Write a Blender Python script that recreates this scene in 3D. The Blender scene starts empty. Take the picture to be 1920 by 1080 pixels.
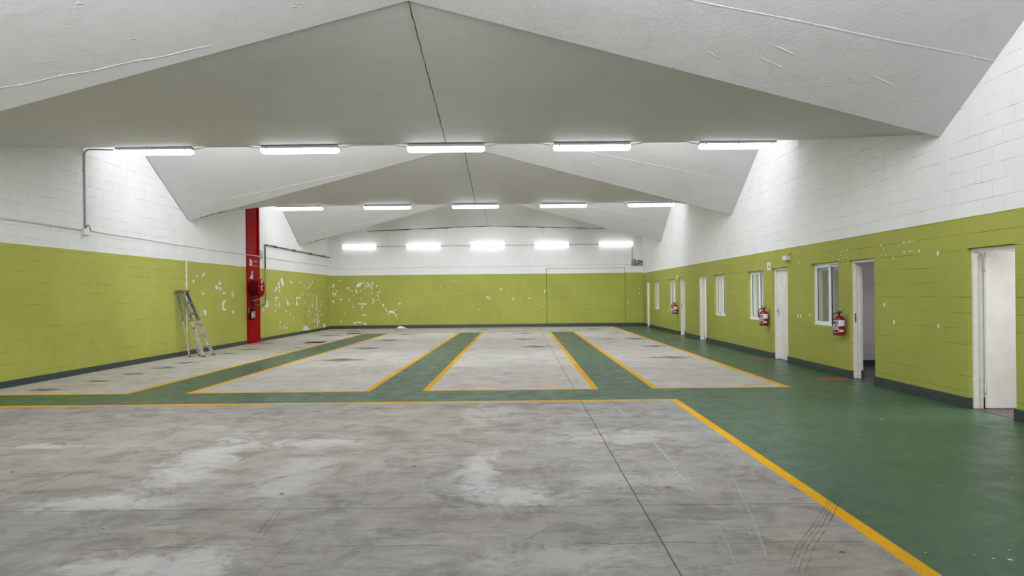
import bpy, bmesh, math, random
from mathutils import Vector, Matrix

C = bpy.context.scene.collection
PI = math.pi
rnd = random.Random(7)

# ------------------------------------------------------------------ dimensions (metres)
XR, XL, YB, YF = 5.65, -8.78, 32.35, -6.0       # side walls, back wall, wall behind the viewer
XC = -1.46                                       # ridge line of the folded roof
EDGE_Y = [-4.45, 4.89, 14.23, 23.57]             # free lower edges of the shells
FOLD_Y = [0.02, 9.40, 18.65, 28.02]              # folds (valleys at the walls, peaks at the ridge)
ZE, ZP, ZA = 4.56, 3.55, 5.45                    # edge height, fold height at wall, fold height at ridge
ZTW, ZTC = 6.25, 6.60                            # upper rim of the light shells (wall / ridge)
WT = 0.22                                        # office wall thickness
REC = 0.048                                      # recess of door and window frames

# ------------------------------------------------------------------ mesh helpers
def newbm():
    return bmesh.new()

def lerp(a, b, t):
    return a + (b - a) * t

def quad(bm, a, b, c, d, mi=0):
    f = bm.faces.new([bm.verts.new(p) for p in (a, b, c, d)])
    f.material_index = mi
    return f

def box(bm, x0, x1, y0, y1, z0, z1, mi=0, bev=0.0):
    r = bmesh.ops.create_cube(bm, size=1.0)
    vs = r['verts']
    for v in vs:
        v.co = Vector((x0 + (v.co.x + .5) * (x1 - x0), y0 + (v.co.y + .5) * (y1 - y0), z0 + (v.co.z + .5) * (z1 - z0)))
    fs = set(f for v in vs for f in v.link_faces)
    for f in fs:
        f.material_index = mi
    if bev > 0:
        es = list(set(e for v in vs for e in v.link_edges))
        r = bmesh.ops.bevel(bm, geom=es, offset=bev, segments=2, affect='EDGES', profile=.6)
        for f in r['faces']:
            f.material_index = mi

def beam(bm, p, q, w, t, up=(0, 0, 1), mi=0, w2=None):
    """rectangular bar from p to q; w across, t along 'up'"""
    p, q = Vector(p), Vector(q)
    d = (q - p).normalized()
    s = d.cross(Vector(up)).normalized()
    u = s.cross(d).normalized()
    w2 = w if w2 is None else w2
    ring = []
    for c, ww in ((p, w), (q, w2)):
        ring.append([bm.verts.new(c + s * (i * ww / 2) + u * (j * t / 2)) for i, j in ((-1, -1), (1, -1), (1, 1), (-1, 1))])
    a, b = ring
    for k in range(4):
        bm.faces.new((a[k], a[(k + 1) % 4], b[(k + 1) % 4], b[k])).material_index = mi
    bm.faces.new(a[::-1]).material_index = mi
    bm.faces.new(b).material_index = mi

def tube(bm, pts, r, n=10, mi=0, cap=True):
    pts = [Vector(p) for p in pts]
    rings = []
    prev = None
    for i, p in enumerate(pts):
        if i == 0: d = pts[1] - p
        elif i == len(pts) - 1: d = p - pts[i - 1]
        else: d = (pts[i + 1] - p).normalized() + (p - pts[i - 1]).normalized()
        d.normalize()
        if prev is None:
            a = Vector((0, 0, 1)) if abs(d.z) < .9 else Vector((1, 0, 0))
            s = d.cross(a).normalized()
        else:
            s = (prev - d * prev.dot(d)).normalized()
        prev = s
        u = d.cross(s)
        rings.append([bm.verts.new(p + (s * math.cos(2 * PI * k / n) + u * math.sin(2 * PI * k / n)) * r) for k in range(n)])
    for a, b in zip(rings, rings[1:]):
        for k in range(n):
            f = bm.faces.new((a[k], a[(k + 1) % n], b[(k + 1) % n], b[k])); f.material_index = mi; f.smooth = True
    if cap:
        bm.faces.new(rings[0][::-1]).material_index = mi
        bm.faces.new(rings[-1]).material_index = mi

def rounded(pts, r=.05, n=5):
    """round the corners of a polyline"""
    pts = [Vector(p) for p in pts]
    out = [pts[0]]
    for a, b, c in zip(pts, pts[1:], pts[2:]):
        d1, d2 = (a - b), (c - b)
        rr = min(r, d1.length * .45, d2.length * .45)
        p, q = b + d1.normalized() * rr, b + d2.normalized() * rr
        for k in range(n + 1):
            t = k / n
            out.append(p * (1 - t) ** 2 + b * 2 * t * (1 - t) + q * t * t)
    out.append(pts[-1])
    return out

def lathe(bm, prof, n=28, mi=0, axis='z', c=(0, 0, 0), smooth=True):
    c = Vector(c)
    rings = []
    for r, h in prof:
        ring = []
        for k in range(n):
            a = 2 * PI * k / n
            x, y = max(r, 1e-4) * math.cos(a), max(r, 1e-4) * math.sin(a)
            p = {'z': (x, y, h), 'x': (h, x, y), 'y': (y, h, x)}[axis]
            ring.append(bm.verts.new(c + Vector(p)))
        rings.append(ring)
    for a, b in zip(rings, rings[1:]):
        for k in range(n):
            f = bm.faces.new((a[k], a[(k + 1) % n], b[(k + 1) % n], b[k])); f.material_index = mi; f.smooth = smooth
    bm.faces.new(rings[0][::-1]).material_index = mi
    bm.faces.new(rings[-1]).material_index = mi

def arcpatch(bm, r, a0, a1, z0, z1, n=8, mi=0, th=.0012):
    """thin curved label wrapped on a cylinder"""
    vs = []
    for k in range(n + 1):
        a = math.radians(a0 + (a1 - a0) * k / n)
        vs.append([bm.verts.new(((r + o) * math.cos(a), (r + o) * math.sin(a), z)) for o, z in ((th, z0), (th, z1), (0, z1), (0, z0))])
    for a, b in zip(vs, vs[1:]):
        for k in range(4):
            bm.faces.new((a[k], b[k], b[(k + 1) % 4], a[(k + 1) % 4])).material_index = mi
    bm.faces.new(vs[0]).material_index = mi
    bm.faces.new(vs[-1][::-1]).material_index = mi

def torus(bm, R, r, axis_x, cy, cz, n=32, m=8, mi=0):
    rings = []
    for k in range(n):
        a = 2 * PI * k / n
        ring = []
        for j in range(m):
            b = 2 * PI * j / m
            rr = R + r * math.cos(b)
            ring.append(bm.verts.new((axis_x + r * math.sin(b), cy + rr * math.cos(a), cz + rr * math.sin(a))))
        rings.append(ring)
    for k in range(n):
        a, b = rings[k], rings[(k + 1) % n]
        for j in range(m):
            f = bm.faces.new((a[j], a[(j + 1) % m], b[(j + 1) % m], b[j])); f.material_index = mi; f.smooth = True

def obj(name, bm, mats, parent=None, recalc=True):
    """link a bmesh, given in world coordinates, as ONE object (moved into its parent's space)"""
    if recalc:
        bmesh.ops.recalc_face_normals(bm, faces=bm.faces[:])
    me = bpy.data.meshes.new(name)
    bm.to_mesh(me); bm.free()
    for m in (mats if isinstance(mats, (list, tuple)) else [mats]):
        me.materials.append(m)
    o = bpy.data.objects.new(name, me)
    C.objects.link(o)
    if parent:
        off = Vector((0, 0, 0)); p = parent
        while p:
            off += p.location; p = p.parent
        me.transform(Matrix.Translation(-off))
        o.parent = parent
    return o

def tag(o, label, cat, group=None, kind=None):
    o['label'] = label; o['category'] = cat
    if group: o['group'] = group
    if kind: o['kind'] = kind
    return o

def struct(name, bm, mats, label=None, cat=None, recalc=True):
    o = obj(name, bm, mats, None, recalc)
    o['kind'] = 'structure'
    if label: o['label'] = label; o['category'] = cat
    return o

def empty(name, loc):
    o = bpy.data.objects.new(name, None)
    o.empty_display_size = .1
    o.location = loc
    C.objects.link(o)
    return o

def thing(name, loc, label, cat, group=None, kind=None):
    return tag(empty(name, loc), label, cat, group, kind)

def dup(root, loc, rot=None):
    r = root.copy(); C.objects.link(r); r.location = loc
    if rot: r.rotation_euler = rot
    for ch in list(root.children):
        c = ch.copy(); C.objects.link(c); c.parent = r
        for g in list(ch.children):
            d = g.copy(); C.objects.link(d); d.parent = c
    return r

# ------------------------------------------------------------------ material helpers
class NT:
    def __init__(self, name):
        self.m = bpy.data.materials.new(name); self.m.use_nodes = True
        self.t = self.m.node_tree; self.t.nodes.clear()
        self.out = self.t.nodes.new('ShaderNodeOutputMaterial')
    def n(self, typ, **kw):
        nd = self.t.nodes.new(typ)
        for k, v in kw.items(): setattr(nd, k, v)
        return nd
    def link(self, a, b): self.t.links.new(a, b)
    def put(self, sock, v):
        if isinstance(v, bpy.types.NodeSocket): self.link(v, sock)
        elif isinstance(v, (tuple, list)) and len(v) == 3 and sock.type == 'RGBA': sock.default_value = (*v, 1)
        else: sock.default_value = v
    def math(self, op, a, b=None, c=None, clamp=False):
        nd = self.n('ShaderNodeMath', operation=op); nd.use_clamp = clamp
        for i, v in enumerate((a, b, c)):
            if v is not None: self.put(nd.inputs[i], v)
        return nd.outputs[0]
    def vmath(self, op, a, b=None):
        nd = self.n('ShaderNodeVectorMath', operation=op)
        self.put(nd.inputs[0], a)
        if b is not None: self.put(nd.inputs[1], b)
        return nd.outputs[0]
    def pos(self):
        return self.n('ShaderNodeNewGeometry').outputs['Position']
    def sep(self, v):
        nd = self.n('ShaderNodeSeparateXYZ'); self.link(v, nd.inputs[0]); return nd.outputs
    def comb(self, x, y, z=0.0):
        nd = self.n('ShaderNodeCombineXYZ')
        for i, v in enumerate((x, y, z)): self.put(nd.inputs[i], v)
        return nd.outputs[0]
    def noise(self, vec, scale, detail=4, rough=.55, dist=0.0):
        nd = self.n('ShaderNodeTexNoise')
        self.link(vec, nd.inputs['Vector'])
        nd.inputs['Scale'].default_value = scale; nd.inputs['Detail'].default_value = detail
        nd.inputs['Roughness'].default_value = rough; nd.inputs['Distortion'].default_value = dist
        return nd.outputs['Fac']
    def scale(self, v, s):
        nd = self.n('ShaderNodeMapping'); self.link(v, nd.inputs[0]); nd.inputs['Scale'].default_value = s
        return nd.outputs[0]
    def rot(self, v, r, s=(1, 1, 1)):
        nd = self.n('ShaderNodeMapping'); self.link(v, nd.inputs[0]); nd.inputs['Rotation'].default_value = r
        nd.inputs['Scale'].default_value = s
        return nd.outputs[0]
    def ramp(self, f, lo, hi, a=0.0, b=1.0):
        nd = self.n('ShaderNodeMapRange'); nd.interpolation_type = 'SMOOTHSTEP'
        self.put(nd.inputs[0], f)
        for i, v in zip((1, 2, 3, 4), (lo, hi, a, b)): nd.inputs[i].default_value = v
        return nd.outputs[0]
    def mix(self, f, a, b, mode='MIX'):
        nd = self.n('ShaderNodeMix', data_type='RGBA', blend_type=mode)
        self.put(nd.inputs[0], f); self.put(nd.inputs[6], a); self.put(nd.inputs[7], b)
        return nd.outputs[2]
    def gray(self, f):
        nd = self.n('ShaderNodeCombineColor')
        for i in range(3): self.put(nd.inputs[i], f)
        return nd.outputs[0]
    def bsdf(self, col, rough=.6, bump=None, dist=.01, strength=1.0, metal=0.0, spec=.5, alpha=None, emit=None, estr=0.0):
        p = self.n('ShaderNodeBsdfPrincipled')
        self.put(p.inputs['Base Color'], col); self.put(p.inputs['Roughness'], rough)
        self.put(p.inputs['Metallic'], metal); self.put(p.inputs['Specular IOR Level'], spec)
        if alpha is not None: self.put(p.inputs['Alpha'], alpha)
        if emit is not None:
            self.put(p.inputs['Emission Color'], emit); p.inputs['Emission Strength'].default_value = estr
        if bump is not None:
            b = self.n('ShaderNodeBump'); b.inputs['Distance'].default_value = dist; b.inputs['Strength'].default_value = strength
            self.link(bump, b.inputs['Height']); self.link(b.outputs[0], p.inputs['Normal'])
        self.link(p.outputs[0], self.out.inputs[0])
        return self.m

def simple(name, col, rough=.5, metal=0.0, var=.06, scale=30.0, bump=0.0, spec=.5):
    t = NT(name); p = t.n('ShaderNodeTexCoord').outputs['Object']
    f = t.noise(p, scale, 4)
    c = t.mix(1.0, col, t.gray(t.ramp(f, .25, .75, 1 - var, 1 + var)), 'MULTIPLY')
    return t.bsdf(c, rough, f if bump else None, bump or .01, 1.0, metal, spec)

WHITE = (.86, .86, .868)
GREEN = (.41, .425, .092)

def wall_mat(name, axis, green_top, blocks=None, white=WHITE, green=GREEN, streak=.5):
    """painted wall: white above, olive green below; block coursing where 'blocks' (lo, hi) says"""
    t = NT(name)
    p = t.pos(); s = t.sep(p)
    u = s[1] if axis == 'y' else s[0]
    z = s[2]
    v2 = t.comb(u, z, 0.0)
    wob = t.math('MULTIPLY', t.math('SUBTRACT', t.noise(v2, 3.0, 3), .5), .022)
    bv = t.comb(t.math('ADD', u, wob), t.math('ADD', t.math('ADD', z, 10.0), wob), 0.0)
    br = t.n('ShaderNodeTexBrick'); br.offset = .5
    t.link(bv, br.inputs['Vector'])
    for k, vv in (('Scale', 1.0), ('Mortar Size', .007), ('Mortar Smooth', .35), ('Bias', 0.0), ('Brick Width', .40), ('Row Height', .20)):
        br.inputs[k].default_value = vv
    br.inputs['Color1'].default_value = (0, 0, 0, 1); br.inputs['Color2'].default_value = (1, 1, 1, 1)
    br.inputs['Mortar'].default_value = (.5, .5, .5, 1)
    joint = br.outputs['Fac']; tone = br.outputs['Color']
    patchy = t.ramp(t.noise(v2, 1.7, 4, .6), .44, .68, .03, .50)
    joint = t.math('MULTIPLY', joint, patchy)
    zz = t.math('FRACT', t.math('DIVIDE', t.math('ADD', t.math('ADD', z, 10.0), t.math('MULTIPLY', wob, 1.15)), .2))
    course = t.ramp(t.math('MINIMUM', zz, t.math('SUBTRACT', 1.0, zz)), .012, .036, 1.0, 0.0)
    course = t.math('MULTIPLY', course, t.ramp(t.noise(t.scale(v2, (.8, 4.0, 1)), 2.2, 5, .7), .46, .64, .08, 1.0))
    joint = t.math('MAXIMUM', joint, course)
    if blocks is None: joint = t.math('MULTIPLY', joint, 0.0)
    else:
        lo, hi = blocks
        g = t.math('MULTIPLY', t.math('GREATER_THAN', u, lo), t.math('LESS_THAN', u, hi))
        joint = t.math('MULTIPLY', joint, g)
        tone = t.math('MULTIPLY', t.math('SUBTRACT', t.n_rgb(tone), .5), g)
    edge = t.math('ADD', z, t.math('MULTIPLY', t.math('SUBTRACT', t.noise(v2, 9.0, 3), .5), .014))
    isg = t.math('LESS_THAN', edge, green_top)
    big = t.noise(v2, .55, 5, .6)
    drip = t.noise(t.scale(v2, (5.0, .45, 1)), 1.6, 5, .6)
    wc = t.mix(t.ramp(big, .35, .7), white, tuple(c * .93 for c in white))
    wc = t.mix(t.math('MULTIPLY', t.ramp(drip, .52, .75), .22), wc, (.62, .61, .58))
    gc = t.mix(t.ramp(big, .3, .7), green, (green[0] * .86, green[1] * .88, green[2] * .8))
    gc = t.mix(t.math('MULTIPLY', t.ramp(drip, .5, .78), .30), gc, (green[0] * 1.12, green[1] * 1.08, green[2] * 1.45))
    fade = t.noise(v2, 2.3, 5, .65)
    gc = t.mix(t.math('MULTIPLY', t.ramp(fade, .55, .75), .35), gc, (green[0] * .80, green[1] * .80, green[2] * .7))
    scr = t.noise(t.scale(v2, (1.0, 9.0, 1)), 3.2, 3, .7)
    gc = t.mix(t.math('MULTIPLY', t.ramp(scr, .72, .78), .35), gc, (.52, .53, .22))
    col = t.mix(isg, wc, gc)
    if blocks is not None:
        col = t.mix(1.0, col, t.gray(t.math('ADD', 1.0, t.math('MULTIPLY', tone, .03))), 'MULTIPLY')
    col = t.mix(t.math('MULTIPLY', joint, .26), col, t.mix(1.0, col, (.45, .45, .45), 'MULTIPLY'))
    fine = t.noise(p, 55.0, 4, .6)
    med = t.noise(p, 7.0, 4, .6)
    h = t.math('ADD', t.math('MULTIPLY', joint, -1.0), t.math('ADD', t.math('MULTIPLY', fine, .22), t.math('MULTIPLY', med, .35)))
    return t.bsdf(col, .62, h, .010, .8, 0.0, .25)

def n_rgb(self, c):
    nd = self.n('ShaderNodeSeparateColor'); self.link(c, nd.inputs[0]); return nd.outputs[0]
NT.n_rgb = n_rgb

def concrete_mat():
    t = NT('bare_concrete_floor'); p = t.pos(); s = t.sep(p)
    flat = t.comb(s[0], s[1], 0.0)
    big = t.noise(flat, .45, 6, .6, .3)
    mid = t.noise(flat, 2.6, 12, .72, .6)
    grain = t.noise(flat, 9.0, 12, .78, .3)
    fine = t.noise(flat, 38.0, 10, .82)
    strx = t.noise(t.rot(flat, (0, 0, math.radians(8)), (.30, 1.0, 1)), 5.5, 12, .78, .5)      # sweeping marks
    stry = t.noise(t.rot(flat, (0, 0, math.radians(-28)), (1.0, .28, 1)), 4.5, 12, .78, .5)
    far = t.ramp(s[1], 9.9, 10.1)                      # the bays beyond the painted aisle are cleaner
    base = t.mix(far, (.340, .330, .318), (.54, .52, .495))
    dark = t.mix(far, (.175, .162, .150), (.37, .345, .32))
    light = t.mix(far, (.52, .515, .51), (.70, .69, .675))
    c = t.mix(t.math('MULTIPLY', t.ramp(mid, .44, .66), .65), base, dark)
    c = t.mix(t.math('MULTIPLY', t.ramp(big, .48, .70), .45), c, light)
    c = t.mix(t.math('MULTIPLY', t.ramp(strx, .50, .68), .70), c, dark)
    c = t.mix(t.math('MULTIPLY', t.ramp(strx, .46, .32), .55), c, light)
    c = t.mix(t.math('MULTIPLY', t.ramp(stry, .56, .72), .50), c, light)
    c = t.mix(t.math('MULTIPLY', t.ramp(grain, .54, .70), .55), c, dark)
    c = t.mix(t.math('MULTIPLY', t.ramp(fine, .60, .78), .45), c, dark)
    c = t.mix(t.math('MULTIPLY', t.ramp(fine, .40, .28), .30), c, light)
    tint = t.noise(flat, .8, 4, .6)
    tdx = t.math('DIVIDE', t.math('ADD', s[0], 3.2), 3.6); tdy = t.math('DIVIDE', t.math('SUBTRACT', s[1], 7.8), 2.8)
    tr_ = t.math('SQRT', t.math('ADD', t.math('MULTIPLY', tdx, tdx), t.math('MULTIPLY', tdy, tdy)))
    tz = t.math('MAXIMUM', t.ramp(tint, .46, .62), t.ramp(t.math('ADD', tr_, t.math('MULTIPLY', t.math('SUBTRACT', tint, .5), 2.0)), .5, 1.2, 1.0, 0.0))
    c = t.mix(t.math('MULTIPLY', tz, .65), c, t.mix(1.0, c, (1.03, .94, .87), 'MULTIPLY'))
    # worn white scuffs left by stored loads
    for x, y, rx, ry, a in ((-3.1, 5.15, .42, .14, .9), (-2.95, 6.5, .25, .85, .75), (-2.1, 7.25, .38, .18, .6), (-.1, 5.22, .36, .20, .95),
                            (-4.86, 7.2, .36, .10, .65), (-2.1, 3.95, .38, .2, .9), (-.36, 5.95, .14, .5, .7), (.95, 7.35, .5, .3, .5), (-1.9, 5.9, .2, .6, .5), (.2, 4.0, .4, .16, .45),
                            (.9, 5.6, .35, .2, .5), (-.4, 8.9, .25, .5, .4)):
        dx = t.math('DIVIDE', t.math('SUBTRACT', s[0], x), rx); dy = t.math('DIVIDE', t.math('SUBTRACT', s[1], y), ry)
        r = t.math('SQRT', t.math('ADD', t.math('MULTIPLY', dx, dx), t.math('MULTIPLY', dy, dy)))
        r = t.math('ADD', r, t.math('MULTIPLY', t.math('SUBTRACT', mid, .5), 4.2))
        r = t.math('ADD', r, t.math('MULTIPLY', t.math('SUBTRACT', grain, .5), 3.0))
        c = t.mix(t.math('MULTIPLY', t.ramp(r, .35, 1.7, 1.0, 0.0), a * .68), c, (.66, .66, .66))
    # thin scratches and tyre marks
    for ang, sx, sy, lo, colr, k in ((6, 5.0, 34.0, .56, (.15, .138, .128), .55), (-9, 6.0, 40.0, .57, (.62, .615, .605), .50), (70, 3.0, 30.0, .63, (.15, .14, .13), .45), (52, 3.0, 26.0, .64, (.62, .615, .605), .45)):
        w = t.noise(t.rot(flat, (0, 0, math.radians(ang)), (sx, sy, 1)), 1.0, 6, .72)
        keep = t.ramp(t.noise(flat, 1.3 + abs(ang) * .01, 5, .65), .38, .62)
        c = t.mix(t.math('MULTIPLY', t.math('MULTIPLY', t.ramp(w, lo, lo + .10), keep), k), c, colr)
    sp = t.n('ShaderNodeTexVoronoi'); t.link(flat, sp.inputs['Vector']); sp.inputs['Scale'].default_value = 4.2
    c = t.mix(t.math('MULTIPLY', t.ramp(sp.outputs['Distance'], .02, .055, 1.0, 0.0), t.ramp(t.noise(flat, .9, 2), .46, .56)), c, (.07, .065, .06))
    # saw-cut joints
    jw = t.math('MULTIPLY', t.math('SUBTRACT', t.noise(flat, 2.2, 4), .5), .05)
    def line(co, x0, w, k, wob=.3):
        d = t.math('ABSOLUTE', t.math('ADD', t.math('SUBTRACT', co, x0), t.math('MULTIPLY', jw, wob)))
        return t.math('MULTIPLY', t.ramp(d, w * .4, w, 1.0, 0.0), k)
    j = line(s[0], .84, .0065, .85)
    for l in (line(s[0], -3.86, .006, .55), line(s[0], -5.0, .006, .35), line(s[1], 4.98, .006, .7)):
        j = t.math('MAXIMUM', j, l)
    crk = t.math('MULTIPLY', line(s[1], 4.22, .007, .6, 3.0), t.ramp(t.noise(flat, 1.3, 2), .42, .5))
    j = t.math('MAXIMUM', j, crk)
    j = t.math('MULTIPLY', j, t.ramp(fine, .25, .45, .55, 1.0))
    c = t.mix(j, c, (.06, .06, .055))
    h = t.math('ADD', t.math('MULTIPLY', j, -1.2), t.math('ADD', t.math('MULTIPLY', fine, .25), t.math('MULTIPLY', grain, .35)))
    return t.bsdf(c, t.ramp(mid, .3, .7, .45, .65), h, .004, .7, 0.0, .3)

def paint_floor_mat(name, col, worn, amount=.5, rough=.33, spec=.45):
    t = NT(name); p = t.pos(); s = t.sep(p); flat = t.comb(s[0], s[1], 0.0)
    big = t.noise(flat, .8, 5, .6); mid = t.noise(flat, 4.0, 6, .7, .3); fine = t.noise(flat, 30.0, 5, .7)
    c = t.mix(t.ramp(big, .3, .7), col, tuple(k * .84 for k in col))
    sc1 = t.noise(t.rot(flat, (0, 0, math.radians(25)), (.15, 1, 1)), 9.0, 4, .7, .4)
    c = t.mix(t.math('MULTIPLY', t.ramp(sc1, .60, .74), .35 * amount), c, worn)
    c = t.mix(t.math('MULTIPLY', t.ramp(mid, .56, .74), .55 * amount), c, worn)
    c = t.mix(t.math('MULTIPLY', t.ramp(fine, .66, .78), .55 * amount), c, worn)
    sp = t.n('ShaderNodeTexVoronoi'); t.link(flat, sp.inputs['Vector']); sp.inputs['Scale'].default_value = 2.3
    c = t.mix(t.math('MULTIPLY', t.ramp(sp.outputs['Distance'], .02, .04, 1.0, 0.0), .6), c, (.6, .6, .56))
    return t.bsdf(c, t.ramp(mid, .3, .7, rough - .06, rough + .12), t.math('ADD', t.math('MULTIPLY', mid, .4), fine), .0015, .6, 0.0, spec)

def ceiling_mat():
    t = NT('painted_plaster_ceiling'); p = t.pos()
    big = t.noise(p, .35, 5, .6); mid = t.noise(p, 2.2, 6, .6, .3); fine = t.noise(p, 26.0, 5, .65)
    st = t.noise(t.scale(p, (.35, 3.0, 1.0)), 1.3, 5, .6)
    c = t.mix(t.ramp(big, .35, .7), (.645, .645, .655), (.60, .60, .61))
    c = t.mix(t.math('MULTIPLY', t.ramp(mid, .5, .75), .4), c, (.53, .53, .53))
    c = t.mix(t.math('MULTIPLY', t.ramp(st, .55, .75), .35), c, (.54, .535, .53))
    lump = t.ramp(t.noise(p, 4.5, 3, .7), .70, .76)
    h = t.math('ADD', t.math('ADD', t.math('MULTIPLY', mid, .8), t.math('MULTIPLY', fine, .35)), t.math('MULTIPLY', lump, .6))
    return t.bsdf(c, .55, h, .016, .7, 0.0, .3)

def stain_mat():
    t = NT('oily_stain'); p = t.pos(); s = t.sep(p)
    o = t.n('ShaderNodeTexCoord').outputs['UV']; us = t.sep(o)
    flat = t.comb(s[0], s[1], 0.0)
    r = t.math('SQRT', t.math('ADD', t.math('MULTIPLY', us[0], us[0]), t.math('MULTIPLY', us[1], us[1])))
    nz = t.noise(t.scale(flat, (1.0, 3.2, 1)), 2.2, 9, .72, .4)
    dia = t.math('ADD', t.math('ABSOLUTE', us[0]), t.math('ABSOLUTE', us[1]))
    a = t.ramp(t.math('ADD', dia, t.math('MULTIPLY', t.math('SUBTRACT', nz, .5), 3.4)), .20, .95, 1.0, 0.0)
    a = t.math('MULTIPLY', a, t.ramp(r, .7, 1.0, 1.0, 0.0))
    return t.bsdf((.19, .165, .15), .5, alpha=t.math('MULTIPLY', a, .8))

def scratch_mat(name, col, a):
    t = NT(name); p = t.pos()
    n = t.noise(p, 9.0, 8, .8)
    return t.bsdf(col, .6, alpha=t.math('MULTIPLY', t.ramp(n, .38, .60), a), spec=.2)

M = {}
M['scratch_light'] = scratch_mat('pale_drag_mark', (.66, .66, .655), .62)
M['scratch_dark'] = scratch_mat('dark_tyre_mark', (.13, .12, .11), .36)
M['ceiling'] = ceiling_mat()
M['wall_left'] = wall_mat('left_wall_paint', 'y', 2.475, (-50, 18.5), green=(.485, .49, .108))
M['wall_right'] = wall_mat('right_wall_paint', 'y', 2.415, (-50, 50))
M['wall_back'] = wall_mat('back_wall_paint', 'x', 2.45, None)
M['panel'] = wall_mat('blocked_doorway_paint', 'x', 2.44, (-50, 50), green=(.40, .425, .085))
M['office'] = wall_mat('office_wall_paint', 'y', 1.82, (-50, 50), white=(.72, .73, .74), green=(.50, .50, .45))
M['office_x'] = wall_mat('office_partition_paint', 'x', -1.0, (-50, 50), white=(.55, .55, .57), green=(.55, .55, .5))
M['chip'] = simple('bare_white_plaster', (.80, .79, .75), .8, 0, .08, 25)
M['concrete'] = concrete_mat()
M['floor_green'] = paint_floor_mat('green_floor_paint', (.058, .128, .078), (.13, .18, .13), .8, .34, .36)
M['floor_yellow'] = paint_floor_mat('yellow_line_paint', (.84, .43, .010), (.60, .35, .06), .6, .55, .1)
M['floor_red'] = paint_floor_mat('red_floor_paint', (.42, .085, .045), (.30, .12, .08), .8, .42)
M['floor_maroon'] = paint_floor_mat('maroon_office_floor', (.085, .05, .045), (.12, .08, .07), .5, .30)
M['floor_strip'] = simple('dark_floor_channel', (.17, .175, .155), .6, 0, .15, 6)
M['stain'] = stain_mat()
M['base'] = simple('dark_green_plinth_paint', (.040, .058, .052), .45, 0, .18, 8, .004)
M['frame_white'] = simple('cream_gloss_paint', (.74, .72, .66), .35, 0, .07, 12)
M['leaf_white'] = simple('white_door_paint', (.80, .79, .76), .38, 0, .05, 5)
M['alu_white'] = simple('white_powder_coated_aluminium', (.78, .80, .83), .3, 0, .03, 20)
M['dark'] = simple('dark_rubber', (.02, .02, .02), .6)
M['crack'] = simple('dark_crack', (.05, .048, .042), .9, 0, .3, 40)
M['steel'] = simple('dull_steel', (.36, .36, .36), .38, .9, .15, 25)
M['red'] = simple('red_gloss_paint', (.33, .001, .004), .32, 0, .10, 6, 0, .02)
M['red_ext'] = simple('extinguisher_red', (.25, .005, .010), .25, 0, .05, 10)
M['red_dark'] = simple('dark_red_hose', (.085, .003, .005), .45, 0, .2, 20, 0, .12)
M['red_shade'] = simple('shaded_extinguisher_red', (.05, .002, .004), .4, 0, .1, 10, 0, .12)  # extinguisher red with shadow worked into the colour
M['black'] = simple('black_plastic', (.015, .014, .014), .4)
M['navy'] = simple('navy_print', (.015, .022, .085), .5)
M['paper'] = simple('white_label', (.80, .80, .82), .6, 0, .04, 60)
M['label_red'] = simple('red_print', (.52, .03, .045), .5)
M['alu'] = simple('worn_aluminium', (.60, .60, .61), .42, .75, .16, 9)
M['alu_dirty'] = simple('paint_spattered_aluminium', (.22, .215, .21), .55, .45, .6, 18)
M['foot_red'] = simple('red_rubber_foot', (.38, .075, .045), .6, 0, .2, 20)
M['blue'] = simple('blue_sticker', (.010, .085, .20), .45, 0, .1, 20)
M['housing'] = simple('grey_lamp_housing', (.22, .22, .205), .5, 0, .08, 15)
M['conduit_white'] = simple('white_conduit', (.70, .70, .69), .45, 0, .06, 15)
M['conduit_grey'] = simple('grey_conduit', (.40, .40, .39), .5, 0, .08, 15)
M['pipe_black'] = simple('black_steel_pipe', (.035, .035, .035), .45, .3, .2, 12)
M['pipe_green'] = simple('green_painted_pipe', (.20, .22, .035), .45, 0, .12, 12)
M['gap_shade'] = simple('painted_gap_shade', (.10, .105, .035), .8, 0, .2, 20)  # dark tone standing in for shade along the blocked doorway's sides
M['cream'] = simple('cream_sign', (.76, .72, .60), .5)
M['cable_grey'] = simple('galvanised_tray', (.42, .42, .43), .5, .4, .12, 20)
M['tan'] = simple('tan_filler', (.50, .43, .30), .8, 0, .15, 25)

def lamp_mat():
    t = NT('lit_lamp_diffuser')
    return t.bsdf((.9, .9, .9), .4, emit=(.90, .97, 1.0), estr=LAMP)

def glass_mat():
    t = NT('window_glass')
    tr = t.n('ShaderNodeBsdfTransparent'); tr.inputs[0].default_value = (.90, .93, .92, 1)
    gl = t.n('ShaderNodeBsdfGlossy'); gl.inputs['Roughness'].default_value = .03; gl.inputs[0].default_value = (.95, .97, 1, 1)
    g = t.n('ShaderNodeNewGeometry')
    d = t.n('ShaderNodeVectorMath', operation='DOT_PRODUCT'); t.link(g.outputs['Normal'], d.inputs[0]); t.link(g.outputs['Incoming'], d.inputs[1])
    fr = t.math('ADD', .05, t.math('MULTIPLY', .95, t.math('POWER', t.math('SUBTRACT', 1.0, t.math('ABSOLUTE', d.outputs['Value'])), 5.0)))
    mx = t.n('ShaderNodeMixShader')
    t.link(t.math('MINIMUM', t.math('MULTIPLY', fr, 1.5), 1.0), mx.inputs[0]); t.link(tr.outputs[0], mx.inputs[1]); t.link(gl.outputs[0], mx.inputs[2])
    t.link(mx.outputs[0], t.out.inputs[0])
    return t.m
LAMP = 3.4
SKY = [565.0, 565.0, 505.0, 435.0]
M['lamp'] = lamp_mat()
M['glass'] = glass_mat()

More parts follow.
